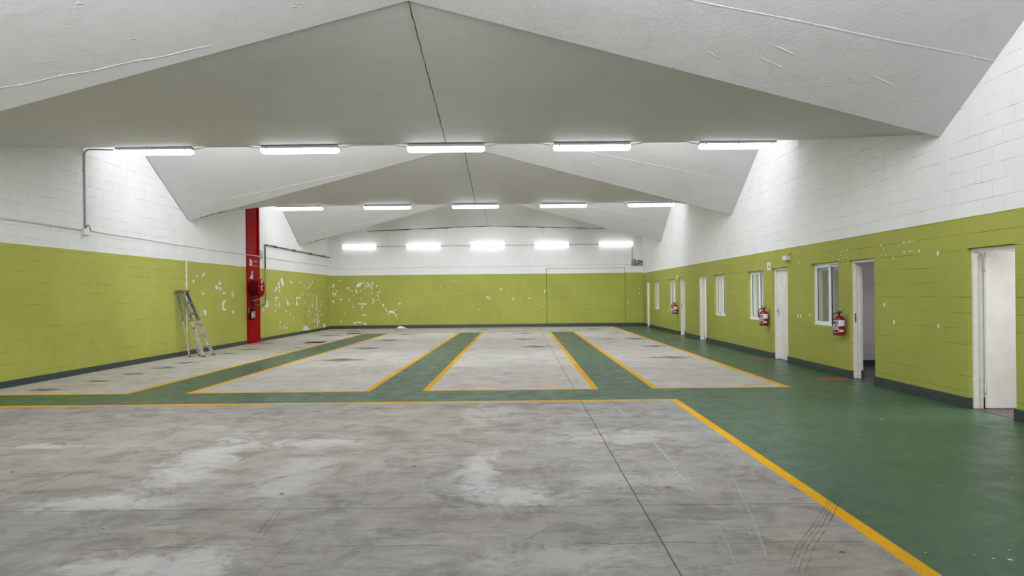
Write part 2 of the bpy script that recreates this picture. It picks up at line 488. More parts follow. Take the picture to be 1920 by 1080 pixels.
# measured wear on the walls and floor, in metres
CHIPS_LEFT=[(24.38,1.268,0.191,-0.002,-0.004,-0.128),(24.027,1.054,0.043,-0.007,-0.097,-0.093),(26.004,2.049,0.135,0.009,0.063,-0.162),(25.63,1.989,0.101,-0.008,-0.056,-0.07),(25.396,1.807,0.102,0.007,0.026,-0.056),(25.23,1.735,0.071,0,-0.002,-0.067),(25.689,1.864,0.095,0.001,-0.002,-0.058),(25.706,1.719,0.074,0.001,-0.002,-0.064),(25.375,1.469,0.145,-0.001,-0.002,-0.043),(25.28,1.38,0.061,0,-0.002,-0.053),(25.669,1.233,0.068,-0.004,-0.047,-0.106),(25.275,1.221,0.072,-0.001,-0.001,-0.044),(25.258,1.008,0.061,-0.001,-0.001,-0.046),(26.479,1.407,0.056,0,-0.001,-0.027),(26.565,1.276,0.101,-0.001,-0.004,-0.104),(26.791,1.236,0.069,-0.001,-0.003,-0.094),(26.409,0.963,0.067,-0.001,-0.003,-0.077),(26.882,0.846,0.058,-0.001,-0.002,-0.047),(27.112,1.46,0.047,0,-0.002,-0.038),(27.223,1.261,0.047,-0.001,-0.001,-0.034),(27.265,0.732,0.035,-0.001,-0.001,-0.022),(23.99,0.728,0.037,-0.001,-0.001,-0.025),(25.744,0.582,0.043,-0.002,-0.001,-0.047),(25.706,0.392,0.069,-0.003,-0.001,-0.036),(26.158,0.382,0.043,-0.005,-0.057,-0.083),(26.427,0.481,0.056,-0.003,-0.001,-0.026),(26.422,0.333,0.067,-0.003,-0.002,-0.052),(26.876,2.083,0.058,0.001,-0.001,-0.034),(27.072,2.038,0.076,0.001,-0.001,-0.035),(28.143,2.055,0.083,0.002,-0.001,-0.035),(28.772,1.916,0.053,0.001,-0.001,-0.044),(28.808,1.815,0.04,0.001,-0.001,-0.028),(29.241,1.872,0.096,0.001,-0.001,-0.029),(29.779,2.128,0.099,0.002,-0.002,-0.042),(29.521,1.995,0.091,0.001,-0.002,-0.054),(29.115,1.777,0.055,0,-0.001,-0.029),(29.136,1.593,0.068,0,-0.001,-0.031),(29.27,1.532,0.055,-0.001,-0.001,-0.033),(29.466,1.626,0.042,0,-0.001,-0.041),(29.829,1.572,0.057,0,-0.001,-0.033),(28.408,1.593,0.052,0,-0.002,-0.068),(28.683,1.259,0.053,-0.001,-0.001,-0.04),(27.635,1.341,0.073,-0.001,-0.006,-0.174),(27.897,1.452,0.238,-0.001,-0.001,-0.035),(27.716,1.216,0.148,-0.002,-0.002,-0.066),(29.751,1.364,0.042,-0.001,-0.001,-0.038),(29.364,1.078,0.041,-0.001,-0.002,-0.033),(29.742,1.113,0.057,-0.001,-0.004,-0.108),(30.138,0.98,0.088,-0.002,-0.001,-0.034),(29.219,0.884,0.076,-0.002,-0.002,-0.062),(29.379,0.74,0.042,-0.001,-0.001,-0.021),(29.172,0.693,0.088,-0.003,-0.001,-0.027),(29.561,0.784,0.042,-0.001,-0.001,-0.025),(29.368,0.427,0.06,0.002,0.044,-0.054),(28.6,0.377,0.052,-0.002,-0.001,-0.024),(28.752,0.209,0.368,-0.017,-0.003,-0.1),(29.151,0.121,0.233,-0.012,-0.002,-0.07),(30.785,1.615,0.045,0,-0.001,-0.022),(30.924,1.268,0.046,-0.001,-0.002,-0.057),(31.04,1.092,0.062,-0.001,-0.003,-0.082),(30.833,0.879,0.069,-0.001,-0.002,-0.065),(31.134,0.706,0.093,-0.002,-0.002,-0.048),(30.231,0.732,0.059,-0.002,-0.002,-0.047),(30.38,1.188,0.067,-0.001,-0.014,-0.383),(30.473,0.503,0.082,-0.003,-0.012,-0.32),(30.686,0.581,0.045,-0.001,-0.004,-0.094),(30.77,0.406,0.068,-0.003,-0.003,-0.078),(30.122,0.524,0.087,-0.003,-0.002,-0.047),(29.932,0.459,0.057,-0.002,-0.002,-0.038),(29.791,0.502,0.042,-0.001,-0.001,-0.025),(30.024,0.224,0.05,-0.002,-0.001,-0.029),(29.886,-0,0.043,-0.003,-0.001,-0.021),(31.506,0.192,0.208,-0.009,-0.004,-0.106),(32.023,1.031,0.049,0,-0.002,-0.04),(31.743,0.947,0.057,-0.001,-0.001,-0.044),(31.882,0.765,0.049,-0.001,-0.001,-0.022),(32.082,0.445,0.05,-0.002,-0.001,-0.04),(32.324,0.255,0.05,-0.002,-0.002,-0.05),(32.14,1.503,0.05,0,-0.003,-0.077),(32.355,1.888,0.126,0.001,-0.004,-0.082),(32.084,1.764,0.066,0,-0.001,-0.027),(32.493,2.414,0.051,0.001,-0.001,-0.023),(32.401,2.207,0.05,0.001,-0.002,-0.041),(29.61,0.596,0.043,-0.001,-0.001,-0.029),(30.293,0.424,0.051,-0.002,-0.001,-0.042),(19.15,2.09,0.039,0.001,0,-0.03),(19.546,2.153,0.062,-0.008,-0.037,-0.045),(19.461,2.09,0.046,0.002,-0.001,-0.031),(18.921,1.944,0.048,0.001,-0.001,-0.044),(19.408,1.692,0.029,0,0,-0.021),(19.472,1.615,0.058,0,-0.002,-0.045),(20.377,1.796,0.125,0.002,-0.001,-0.065),(20.581,1.916,0.094,0.002,-0.001,-0.054),(20.618,1.764,0.066,0.001,-0.001,-0.057),(20.862,1.634,0.126,0.001,0,-0.024),(21.478,1.681,0.044,0,-0.001,-0.036),(21.546,1.59,0.063,0,-0.001,-0.06),(21.418,1.599,0.04,0,0,-0.027),(21.509,1.522,0.049,-0.001,-0.001,-0.029),(20.799,1.275,0.075,-0.001,-0.003,-0.14),(20.885,1.379,0.109,-0.001,-0.001,-0.038),(20.871,1.148,0.139,-0.003,-0.001,-0.039),(21.506,1.056,0.065,-0.007,-0.032,-0.057),(19.62,1.079,0.078,-0.002,-0.002,-0.079),(19.533,1.122,0.055,-0.001,-0.001,-0.051),(19.391,1.281,0.025,-0.001,0,-0.014),(19.401,1.231,0.025,0,0,-0.013),(19.385,1.158,0.025,0,-0.001,-0.018),(19.357,1.045,0.039,-0.001,-0.001,-0.025),(19.185,1.292,0.021,0,-0.001,-0.011),(22.732,1.332,0.02,0,0,-0.024)]
CHIPS_BACK=[(-8.567,1.993,0.038,-0.011,-0.027,-0.096),(-8.234,2.228,0.054,0,0,-0.018),(-8.59,1.626,0.037,-0.001,0,-0.062),(-8.479,1.615,0.021,-0.018,-0.046,-0.053),(-8.429,1.731,0.017,-0.012,-0.036,-0.05),(-8.563,1.512,0.018,-0.011,-0.02,-0.034),(-8.471,1.548,0.022,0,0,-0.04),(-8.34,1.507,0.013,-0.001,0,-0.028),(-8.581,1.264,0.04,0,-0.001,-0.064),(-8.228,1.352,0.058,0,0,-0.037),(-7.907,1.873,0.065,-0.001,0,-0.039),(-7.81,1.761,0.034,0,0,-0.021),(-7.703,1.745,0.043,-0.001,0,-0.022),(-7.668,1.554,0.024,0,0,-0.027),(-7.54,1.798,0.025,0,0,-0.046),(-7.51,1.706,0.036,-0.008,-0.022,-0.097),(-7.314,1.741,0.04,0.033,0.014,-0.017),(-7.378,2.042,0.133,0.046,0.022,-0.064),(-7.44,1.95,0.141,-0.001,-0.001,-0.027),(-7.429,2.165,0.046,-0.001,0,-0.019),(-7.29,2.224,0.023,0,0,-0.015),(-7.157,2.107,0.043,-0.001,0,-0.025),(-7.15,1.861,0.04,0,0,-0.015),(-7.027,1.946,0.109,-0.017,-0.004,-0.027),(-6.964,2.059,0.09,-0.083,-0.019,-0.021),(-6.822,1.892,0.02,0.008,0.047,-0.105),(-6.78,2.136,0.046,0,0,-0.021),(-6.78,2.044,0.023,-0.014,-0.032,-0.052),(-6.582,1.95,0.023,0.008,0.018,-0.052),(-6.518,1.671,0.049,-0.001,0,-0.025),(-6.438,1.701,0.016,0.009,0.018,-0.032),(-6.815,1.643,0.016,0,-0.001,-0.076),(-6.538,1.521,0.018,0.005,0.028,-0.091),(-6.58,1.319,0.012,0,0,-0.04),(-6.491,1.343,0.019,0,0,-0.034),(-6.76,1.361,0.021,0,-0.001,-0.052),(-6.728,1.253,0.031,0,-0.001,-0.085),(-6.775,1.153,0.034,-0.001,0,-0.022),(-6.422,1.189,0.013,0.004,0.014,-0.041),(-6.273,1.065,0.027,-0.001,-0.001,-0.083),(-6.319,1.102,0.016,0.009,0.017,-0.029),(-6.159,0.855,0.016,0.014,0.079,-0.09),(-5.936,0.761,0.125,-0.002,-0.001,-0.055),(-6.051,0.679,0.025,0,0,-0.055),(-5.814,0.729,0.037,0.013,0.022,-0.064),(-5.692,0.645,0.064,-0.001,-0.001,-0.019),(-5.703,0.532,0.013,0.008,0.072,-0.118),(-5.736,0.857,0.095,-0.001,0,-0.016),(-5.534,1.133,0.064,0,0,-0.036),(-5.16,1.206,0.034,0,0,-0.012),(-4.443,0.628,0.028,0,0,-0.012),(-7.25,1.136,0.245,-0.002,0,-0.03),(-7.143,1.135,0.021,-0.007,-0.024,-0.066),(-7.236,1.014,0.055,-0.001,0,-0.031),(-7.289,0.916,0.02,0,0,-0.055),(-7.664,1.125,0.016,0,0,-0.036),(-7.65,0.997,0.034,-0.001,0,-0.04),(-7.836,1.311,0.022,0.01,0.033,-0.072),(-7.318,1.382,0.015,-0.01,-0.019,-0.027),(-8.088,0.686,0.025,0,0,-0.031),(-7.261,0.646,0.015,0,-0.001,-0.046),(-7.148,0.621,0.07,-0.001,0,-0.04),(-8.239,0.35,0.077,0,0,-0.027),(-7.611,0.267,0.067,-0.001,-0.001,-0.046),(-7.397,0.298,0.169,-0.001,0,-0.03),(-7.137,0.231,0.058,0,-0.001,-0.061),(-3.041,2.188,0.009,0,-0.001,-0.046),(-3.626,1.919,0.011,0.004,0.013,-0.036),(-6.031,0.52,0.012,0,0,-0.016),(-0.904,1.747,0.02,-0.001,-0.001,-0.049),(-0.831,1.746,0.025,0,0,-0.049),(-1.513,1.385,0.029,0.016,0.024,-0.042),(-1.414,1.417,0.049,0,-0.001,-0.02),(-1.407,1.319,0.041,0,-0.001,-0.033),(-0.304,1.307,0.032,0,-0.001,-0.065),(0.407,1.316,0.057,-0.001,-0.001,-0.021),(0.505,1.339,0.049,0,0,-0.016),(1.137,1.619,0.024,-0.001,-0.001,-0.098),(-1.878,0.834,0.024,0,0,-0.025),(-2.489,1.804,0.017,0,0,-0.016),(-2.654,1.577,0.024,0,-0.001,-0.016),(-0.746,0.536,0.041,-0.001,0,-0.017),(0.013,1.206,0.025,-0.001,0,-0.021),(0.143,1.923,0.021,0,0,-0.024),(-2.045,1.285,0.017,0,0,-0.02),(-2.429,1.273,0.016,0,0,-0.017),(-4.437,0.632,0.02,0,-0.001,-0.016),(0.787,1.018,0.025,-0.001,0,-0.017),(1.016,0.966,0.032,0,-0.001,-0.024),(1.14,1.128,0.016,0,-0.001,-0.032),(5.477,1.736,0.012,-0.001,-0.001,-0.082),(5.49,1.49,0.017,0,0,-0.049),(4.98,1.193,0.017,0,0,-0.016),(4.947,1.071,0.02,0,-0.001,-0.032),(5.265,1.084,0.013,0,0,-0.02),(-3.04,2.17,0.012,0,-0.001,-0.033),(-3.631,1.915,0.012,0,-0.001,-0.033),(-0.515,1.489,0.012,0,0,-0.02),(-2.741,1.088,0.016,0,-0.001,-0.012)]
CHIPS_RIGHT=[(12.329,2.192,-0.024,-0.001,0,-0.014),(12.145,2.199,-0.015,-0.001,0,-0.016),(12.458,2.165,-0.012,0,0,-0.009),(12.39,2.132,-0.02,-0.001,0,-0.013),(12.197,2.136,-0.012,-0.001,0,-0.011),(12.452,2.062,-0.02,-0.001,0,-0.013),(12.129,2.075,-0.016,-0.001,0,-0.013),(12.276,2.086,-0.008,-0.001,0,-0.013),(12.219,2.2,-0.008,-0.001,0,-0.014),(10.997,2.205,-0.019,-0.001,0.001,-0.021),(10.923,2.143,-0.015,-0.001,0.001,-0.017),(10.997,2.056,-0.015,-0.001,0.001,-0.015),(10.863,2.048,-0.015,-0.001,0.001,-0.017),(10.647,1.989,-0.026,-0.001,0,-0.014),(10.341,2.202,-0.021,-0.002,0,-0.018),(10.195,2.206,-0.019,-0.001,0,-0.018),(10.096,2.202,-0.01,-0.001,0,-0.017),(10.335,2.063,-0.019,-0.001,0.001,-0.018),(10.187,2.061,-0.019,-0.001,0,-0.019),(10.09,2.057,-0.007,0,0.001,-0.015),(9.954,2.055,-0.018,-0.002,0.001,-0.021),(9.503,1.993,-0.032,-0.002,0.001,-0.026),(10.916,1.282,-0.031,0.001,0.001,-0.032),(10.637,1.02,-0.029,0.001,0.001,-0.039),(9.509,1.008,-0.023,0.002,0.001,-0.03),(14.312,0.999,-0.041,0.001,0.001,-0.042),(14.175,1.003,-0.04,0.001,0.001,-0.041),(13.733,1.041,-0.037,0.001,0.001,-0.034),(14.342,2.312,-0.017,-0.001,0,-0.023),(14.18,2.302,-0.016,-0.001,0.001,-0.022),(14.226,2.081,-0.04,-0.002,0,-0.016),(27.788,0.79,-0.062,0.001,0.002,-0.044),(26.897,0.81,-0.058,0.002,0.002,-0.042),(19.949,2.169,-0.032,-0.001,0,-0.016),(19.843,2.04,-0.093,-0.002,0.001,-0.013),(26.265,2.211,-0.069,-0.002,0,-0.014),(17.377,0.858,-0.03,0.001,0,-0.012),(16.248,2.125,-0.021,-0.001,0.001,-0.011),(14.298,2.428,-0.017,-0.001,0,-0.013)]
FLOOR_STAINS=[(3.456,16.364,0.451,0.56),(3.791,19.858,0.401,0.511),(3.765,23.212,0.384,0.557),(3.637,26.784,0.335,0.554),(2.87,23.086,0.342,0.342),(0.411,20.143,0.425,0.634),(0.109,23.55,0.444,0.574),(0.189,27.084,0.409,0.567),(3.032,29.799,0.33,0.689),(-4.225,16.581,0.491,0.649),(-4.381,20.214,0.441,0.639),(-4.424,23.747,0.462,0.7),(-4.453,27.235,0.383,0.574),(-7.684,12.812,0.265,0.34),(-7.694,14.016,0.235,0.356),(-7.674,15.132,0.277,0.355),(-7.719,16.319,0.326,0.343),(-7.865,18.837,0.33,0.365),(-7.894,11.683,0.28,0.319),(-7.778,20.288,0.323,0.424),(-7.291,27.049,0.43,0.7),(-7.096,30.145,0.43,0.7),(-1.625,30.344,0.394,0.473),(-5.209,30.196,0.189,0.468),(-6.531,20.72,0.246,0.331)]
# ------------------------------------------------------------------ FLOOR: one slab, its paint laid out in cells
Y1, Y2 = 9.94, 11.05          # cross aisle
YS = 28.0                     # far end of the painted strips
L = .10                       # width of a yellow line
BAYS = [(XL, -6.18), (-5.28, -2.38), (-1.55, 1.22), (2.07, 4.24)]
def floor_cell(x, y):
    if x > 5.16 and 11.9 < y < 12.22: return 3
    if x > 5.16 and 15.6 < y < 15.9: return 3
    if x > 5.16 and 24.85 < y < 25.15: return 3
    if y < Y1:
        if x < 2.20 - L and y < Y1 - L: return 0
        return 2 if x < 2.20 else 1
    if y < Y2: return 1
    for i, (a, b) in enumerate(BAYS):
        if a <= x <= b:
            if 28.5 < y < 28.72: return 4
            if y > YS:
                return 2 if (i == 3 and x > b - L) else 0
            if y < Y2 + L: return 2
            if i > 0 and x < a + L: return 2
            if x > b - L: return 2
            return 0
    if x > 4.24: return 1
    if 28.5 < y < 28.72: return 4
    return 1 if y < YS else 0
xs = {XL - .2, XR + WT + .02, 2.20, 2.10, 5.16, 5.63}
for a, b in BAYS:
    xs |= {a, a + L, b - L, b}
xs = sorted(x for x in xs if x >= XL - .2)
ys = sorted({YF, Y1 - L, Y1, Y2, Y2 + L, YS, 28.5, 28.72, YB + .2, 11.9, 12.22, 15.6, 15.9, 24.85, 25.15} | {float(k) for k in range(-4, 32, 2)})
bm = newbm()
grid = {}
def fv(x, y):
    if (x, y) not in grid: grid[(x, y)] = bm.verts.new((x, y, 0))
    return grid[(x, y)]
for x0, x1 in zip(xs, xs[1:]):
    for y0, y1 in zip(ys, ys[1:]):
        f = bm.faces.new((fv(x0, y0), fv(x1, y0), fv(x1, y1), fv(x0, y1)))
        cx = max((x0 + x1) / 2, XL + .01)
        f.material_index = floor_cell(cx, (y0 + y1) / 2)
        if (x0 + x1) / 2 > 5.63 and f.material_index == 3: f.material_index = 1
# stains soaked into the bays, flakes and the faded red patch at the pillar
uvl = bm.loops.layers.uv.new('UVMap')
for (x, y, rx, ry) in FLOOR_STAINS:
    vs = [bm.verts.new((x + i * rx * 1.5, y + j * ry * .9, .0015)) for i, j in ((-1, -1), (1, -1), (1, 1), (-1, 1))]
    f = bm.faces.new(vs); f.material_index = 5
    for lp, uv in zip(f.loops, ((-1, -1), (1, -1), (1, 1), (-1, 1))): lp[uvl].uv = uv
def blob(bm, pts, mi):
    f = bm.faces.new([bm.verts.new(p) for p in pts]); f.material_index = mi
def flatblob(x, y, rx, ry, mi, seed):
    r = random.Random(seed); n = 9
    blob(bm, [(x + rx * math.cos(2 * PI * k / n) * r.uniform(.5, 1.1), y + ry * math.sin(2 * PI * k / n) * r.uniform(.5, 1.1), .002) for k in range(n)], mi)
for i, (x, y, r) in enumerate(((2.62, 3.92, .012), (2.70, 3.90, .02), (2.55, 3.98, .008), (2.8, 4.05, .008), (2.95, 3.75, .014), (2.3, 4.02, .01), (4.6, 6.1, .012), (3.5, 7.3, .015), (3.7, 7.9, .012),
                           (3.0, 6.2, .01), (4.2, 8.2, .018), (5.1, 10.9, .015), (3.2, 5.4, .012), (3.9, 5.6, .014), (4.9, 9.4, .02), (2.8, 8.7, .01), (5.3, 8.9, .012), (3.3, 9.3, .01), (5.35, 27.9, .05))):
    flatblob(x, y, r, r * .7, 6, i)
for i in range(26):
    flatblob(rnd.uniform(-5, 2.0), rnd.uniform(3.8, 9), rnd.uniform(.006, .03), rnd.uniform(.004, .02), 7, 50 + i)
blob(bm, [(-8.74, 22.3, .002), (-8.5, 22.25, .002), (-8.1, 22.4, .002), (-7.95, 22.75, .002), (-8.05, 23.1, .002), (-8.5, 23.55, .002), (-8.74, 23.7, .002)], 8)
# drag marks, tyre tracks and hairline cracks worn into the surface
def mark(pts, w, mi, z=.0012):
    pts = [Vector((x, y, z)) for x, y in pts]
    prev = None
    for i, p in enumerate(pts):
        d = (pts[min(i + 1, len(pts) - 1)] - pts[max(i - 1, 0)]).normalized()
        s_ = Vector((-d.y, d.x, 0)) * w * rs.uniform(.6, 1.2) * (.35 if i in (0, len(pts) - 1) else 1)
        cur = (bm.verts.new(p + s_), bm.verts.new(p - s_))
        if prev: bm.faces.new((prev[0], prev[1], cur[1], cur[0])).material_index = mi
        prev = cur
rs = random.Random(21)
def smooth(pts, n=4):
    pts = [Vector((x, y)) for x, y in pts]
    out = []
    for i in range(len(pts) - 1):
        p0, p1_, p2_, p3_ = pts[max(i - 1, 0)], pts[i], pts[i + 1], pts[min(i + 2, len(pts) - 1)]
        for k in range(n):
            t = k / n
            out.append(.5 * ((2 * p1_) + (p2_ - p0) * t + (2 * p0 - 5 * p1_ + 4 * p2_ - p3_) * t * t + (3 * p1_ - p0 - 3 * p2_ + p3_) * t ** 3))
    return [(v.x, v.y) for v in out] + [(pts[-1].x, pts[-1].y)]
LT, DK = 9, 10
mark(smooth([(2.10, 7.07), (1.97, 6.71), (1.76, 6.35), (1.54, 6.12), (1.32, 5.96), (1.09, 5.73), (.94, 5.46), (.69, 5.05), (.49, 4.92), (.22, 4.80), (-.07, 4.74)]), .008, LT)
mark(smooth([(1.31, 7.54), (1.33, 6.47), (1.30, 5.80), (1.29, 5.26)]), .016, LT)
mark([(1.71, 5.70), (1.62, 5.2), (1.53, 4.69), (1.45, 4.3), (1.37, 3.94)], .008, LT)
mark([(1.27, 4.64), (1.22, 4.19), (1.15, 3.75)], .010, LT)
mark([(1.23, 9.67), (1.27, 9.0), (1.30, 8.49)], .02, LT)
for o_ in (0, .03, .062, .10):
    mark([(1.40 + o_, 3.75), (1.62 + o_, 4.15), (1.86 + o_, 4.51), (2.2 + o_ * .8, 5.05), (2.52 + o_ * .6, 5.51)], .0055, DK)
mark([(-1.65, 4.19), (-1.70, 4.7), (-1.76, 5.17)], .004, DK); mark([(-1.60, 4.19), (-1.66, 4.7), (-1.72, 5.10)], .004, DK)
mark([(-3.47, 8.52), (-3.38, 9.0), (-3.30, 9.51)], .010, DK); mark([(-1.44, 3.79), (-1.43, 4.2), (-1.42, 4.57)], .006, DK)
mark([(-1.19, 5.94), (-.9, 5.90), (-.62, 5.88)], .006, DK); mark([(-1.13, 5.35), (-.97, 5.63), (-.80, 5.89)], .005, DK)
mark([(.22, 4.135), (.42, 4.16), (.60, 4.15), (.82, 4.18), (1.06, 4.17)], .005, DK); mark([(.60, 3.93), (.64, 3.83), (.73, 3.70)], .004, DK)
mark([(1.39, 4.38), (1.37, 4.25), (1.40, 4.10)], .012, DK)
for k in range(150):
    x, y = rs.uniform(-6.5, 2.0), 3.5 + 6.0 * rs.random() ** 1.1
    a = rs.choice((rs.gauss(0, .25), rs.gauss(1.5, .45), rs.gauss(.8, .3), rs.gauss(-.8, .3)))
    l_ = rs.uniform(.08, .55) * (2.0 if rs.random() < .12 else 1)
    cv = rs.gauss(0, .09)
    pts = [(x + math.cos(a + cv * (q - 2)) * l_ * q / 4, y + math.sin(a + cv * (q - 2)) * l_ * q / 4) for q in range(5)]
    if all(px < 2.05 and py < 9.8 for px, py in pts):
        mark(pts, rs.uniform(.0015, .0055), LT if rs.random() < .5 else DK, .0012 + k * .000003)
for k in range(40):
    x, y = rs.uniform(2.3, 5.4), rs.uniform(4.0, 10.5)
    a = rs.gauss(.5, .7); l_ = rs.uniform(.1, .6)
    mark([(x + math.cos(a) * l_ * q / 3, y + math.sin(a) * l_ * q / 3) for q in range(4)], rs.uniform(.001, .003), LT if rs.random() < .3 else DK, .0012 + k * .000003)
M['faded_red'] = simple('faded_red_floor_paint', (.50, .26, .23), .6, 0, .2, 3)
struct('floor', bm, [M['concrete'], M['floor_green'], M['floor_yellow'], M['floor_red'], M['floor_strip'], M['stain'], M['chip'], M['crack'], M['faded_red'], M['scratch_light'], M['scratch_dark']],
       'worn concrete garage floor with green painted aisles and yellow bay lines', 'floor', recalc=False)

# ------------------------------------------------------------------ WALLS
def chips(bm, data, plane, mi, off=.002):
    """scraped patches of bare plaster, part of the wall's own mesh"""
    for k, (u, z, ax, az, bx, bz) in enumerate(data):
        r = random.Random(k * 13 + len(data))
        large = abs(ax) * abs(bz) > .012
        n = 16 if large else 10
        o = off + .00006 * k
        e = .62 if large else .85
        f_ = lambda c: math.copysign(abs(c) ** e, c)
        ph, am = r.uniform(0, 6.28), r.uniform(.04, .16)
        pts = []
        for i in range(n):
            a = 2 * PI * i / n + r.uniform(-.10, .10)
            q = .95 + am * math.sin(2 * a + ph) + r.uniform(-.10, .10)
            pts.append((u + (ax * f_(math.cos(a)) + bx * f_(math.sin(a))) * q, z + (az * f_(math.cos(a)) + bz * f_(math.sin(a))) * q))
        vs = [plane(pu, pz, o) for pu, pz in pts]
        c = bm.verts.new(plane(u, z, o))
        ring = [bm.verts.new(v) for v in vs]
        for i in range(n):
            bm.faces.new((c, ring[i], ring[(i + 1) % n])).material_index = mi
ZT = 7.6
bm = newbm()
quad(bm, (XL, YF, -.1), (XL, YB, -.1), (XL, YB, ZT), (XL, YF, ZT), 0)
chips(bm, CHIPS_LEFT, lambda u, z, o: (XL + o, u, z), 1)
# sealed upright joint with dripping filler, and a thinner one beside it
z = 0.0
r = random.Random(3)
while z < 3.5:
    h = r.uniform(.05, .12); w = r.uniform(.022, .05); c = r.uniform(-.012, .012)
    quad(bm, (XL + .004, 18.53 + c - w, z), (XL + .004, 18.53 + c + w, z), (XL + .004, 18.53 + c + w * r.uniform(.6, 1), z + h), (XL + .004, 18.53 + c - w, z + h), 1)
    z += h
quad(bm, (XL + .003, 18.99, 2.475), (XL + .003, 19.03, 2.475), (XL + .003, 19.03, 3.5), (XL + .003, 18.99, 3.5), 1)
quad(bm, (XL + .003, 18.995, 1.3), (XL + .003, 19.015, 1.3), (XL + .003, 19.015, 2.475), (XL + .003, 18.995, 2.475), 2)
quad(bm, (XL + .004, 30.33, .05), (XL + .004, 30.5, .05), (XL + .004, 30.47, .42), (XL + .004, 30.37, .45), 3)
M['seam_green'] = simple('pale_green_seam', (.42, .43, .16), .6)
struct('wall_left', bm, [M['wall_left'], M['chip'], M['seam_green'], M['tan']], 'long left wall painted olive green below and white above, with peeling paint', 'wall', recalc=False)

bm = newbm()
quad(bm, (XL, YB, -.1), (XR, YB, -.1), (XR, YB, ZT), (XL, YB, ZT), 0)
box(bm, 1.24, 4.82, YB - .035, YB + .02, 0.0, 2.69, 2)
chips(bm, CHIPS_BACK, lambda u, z, o: (u, YB - o - (.035 if 1.24 < u < 4.82 else 0), z), 1)
for q in ((1.215, 1.245, 0.15, 2.70), (4.815, 4.832, .15, 2.70)):      # strips painted as the shadow line down each side of the blocked doorway
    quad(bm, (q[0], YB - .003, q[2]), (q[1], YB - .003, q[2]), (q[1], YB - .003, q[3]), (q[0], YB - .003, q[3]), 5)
quad(bm, (1.22, YB - .036, 2.665), (4.82, YB - .036, 2.675), (4.82, YB - .036, 2.69), (1.22, YB - .036, 2.69), 4)  # thin strip painted as the shadow line along the top
# open crack between the end wall and the last shell
rc = random.Random(5); prev = None
for k in range(31):
    x = lerp(-7.0, 3.9, k / 30)
    s_ = 1 - abs(x - XC) / abs((XR if x > XC else XL) - XC)
    tt = (YB - FOLD_Y[3]) / (EDGE_Y[3] + 9.34 - FOLD_Y[3])
    zc = lerp(lerp(ZP + .035, ZA + .035, s_), ZE, tt)
    w_ = rc.uniform(.012, .045)
    cur = (bm.verts.new((x, YB - .004, zc - w_)), bm.verts.new((x, YB - .004, zc + .02)))
    if prev: bm.faces.new((prev[0], cur[0], cur[1], prev[1])).material_index = 3
    prev = cur
struct('wall_back', bm, [M['wall_back'], M['chip'], M['panel'], M['crack'], M['pipe_green'], M['gap_shade']], 'far end wall, olive green below white, with a blocked-up doorway at right', 'wall', recalc=False)

bm = newbm()
quad(bm, (XL, YF, -.1), (XR, YF, -.1), (XR, YF, ZT), (XL, YF, ZT), 0)
struct('wall_front', bm, M['wall_back'], 'wall behind the viewer', 'wall', recalc=False)

# right wall with door and window openings (y0, y1, z0, z1)
DOORS = [(8.03, 8.89), (11.22, 12.07), (14.85, 15.77), (21.36, 22.33), (24.10, 25.0), (30.68, 31.51)]
DZ = 2.02
WINS = [(12.47, 13.66, .85, 2.03), (16.34, 17.46, .82, 2.0), (19.385, 20.5, .82, 2.0), (25.6, 26.7, .83, 2.0), (28.65, 29.65, .82, 1.99)]
HOLES = [(a, b, 0.0, DZ) for a, b in DOORS] + WINS
ycuts = sorted({YF, YB} | {h[0] for h in HOLES} | {h[1] for h in HOLES})
zcuts = sorted({-.1, 0.0, ZT, DZ} | {h[2] for h in HOLES} | {h[3] for h in HOLES})
bm = newbm()
for y0, y1 in zip(ycuts, ycuts[1:]):
    for z0, z1 in zip(zcuts, zcuts[1:]):
        cy, cz = (y0 + y1) / 2, (z0 + z1) / 2
        if any(h[0] < cy < h[1] and h[2] < cz < h[3] for h in HOLES): continue
        quad(bm, (XR, y0, z0), (XR, y1, z0), (XR, y1, z1), (XR, y0, z1), 0)
        quad(bm, (XR + WT, y0, z0), (XR + WT, y1, z0), (XR + WT, y1, z1), (XR + WT, y0, z1), 1)
for a, b, c, d in HOLES:
    for x0, x1, mi in ((XR, XR + REC + .02, 0), (XR + REC + .02, XR + WT, 3)):
        quad(bm, (x0, a, c), (x1, a, c), (x1, a, d), (x0, a, d), mi)
        quad(bm, (x0, b, c), (x1, b, c), (x1, b, d), (x0, b, d), mi)
        quad(bm, (x0, a, d), (x1, a, d), (x1, b, d), (x0, b, d), mi)
        if c > .1: quad(bm, (x0, a, c), (x1, a, c), (x1, b, c), (x0, b, c), mi)
chips(bm, CHIPS_RIGHT, lambda u, z, o: (XR - o, u, z), 2)
M['reveal'] = simple('white_reveal_paint', (.70, .70, .70), .6, 0, .05, 8)
struct('wall_right', bm, [M['wall_right'], M['office'], M['chip'], M['reveal']], 'long right block wall, olive green below white, with doors and windows', 'wall', recalc=False)

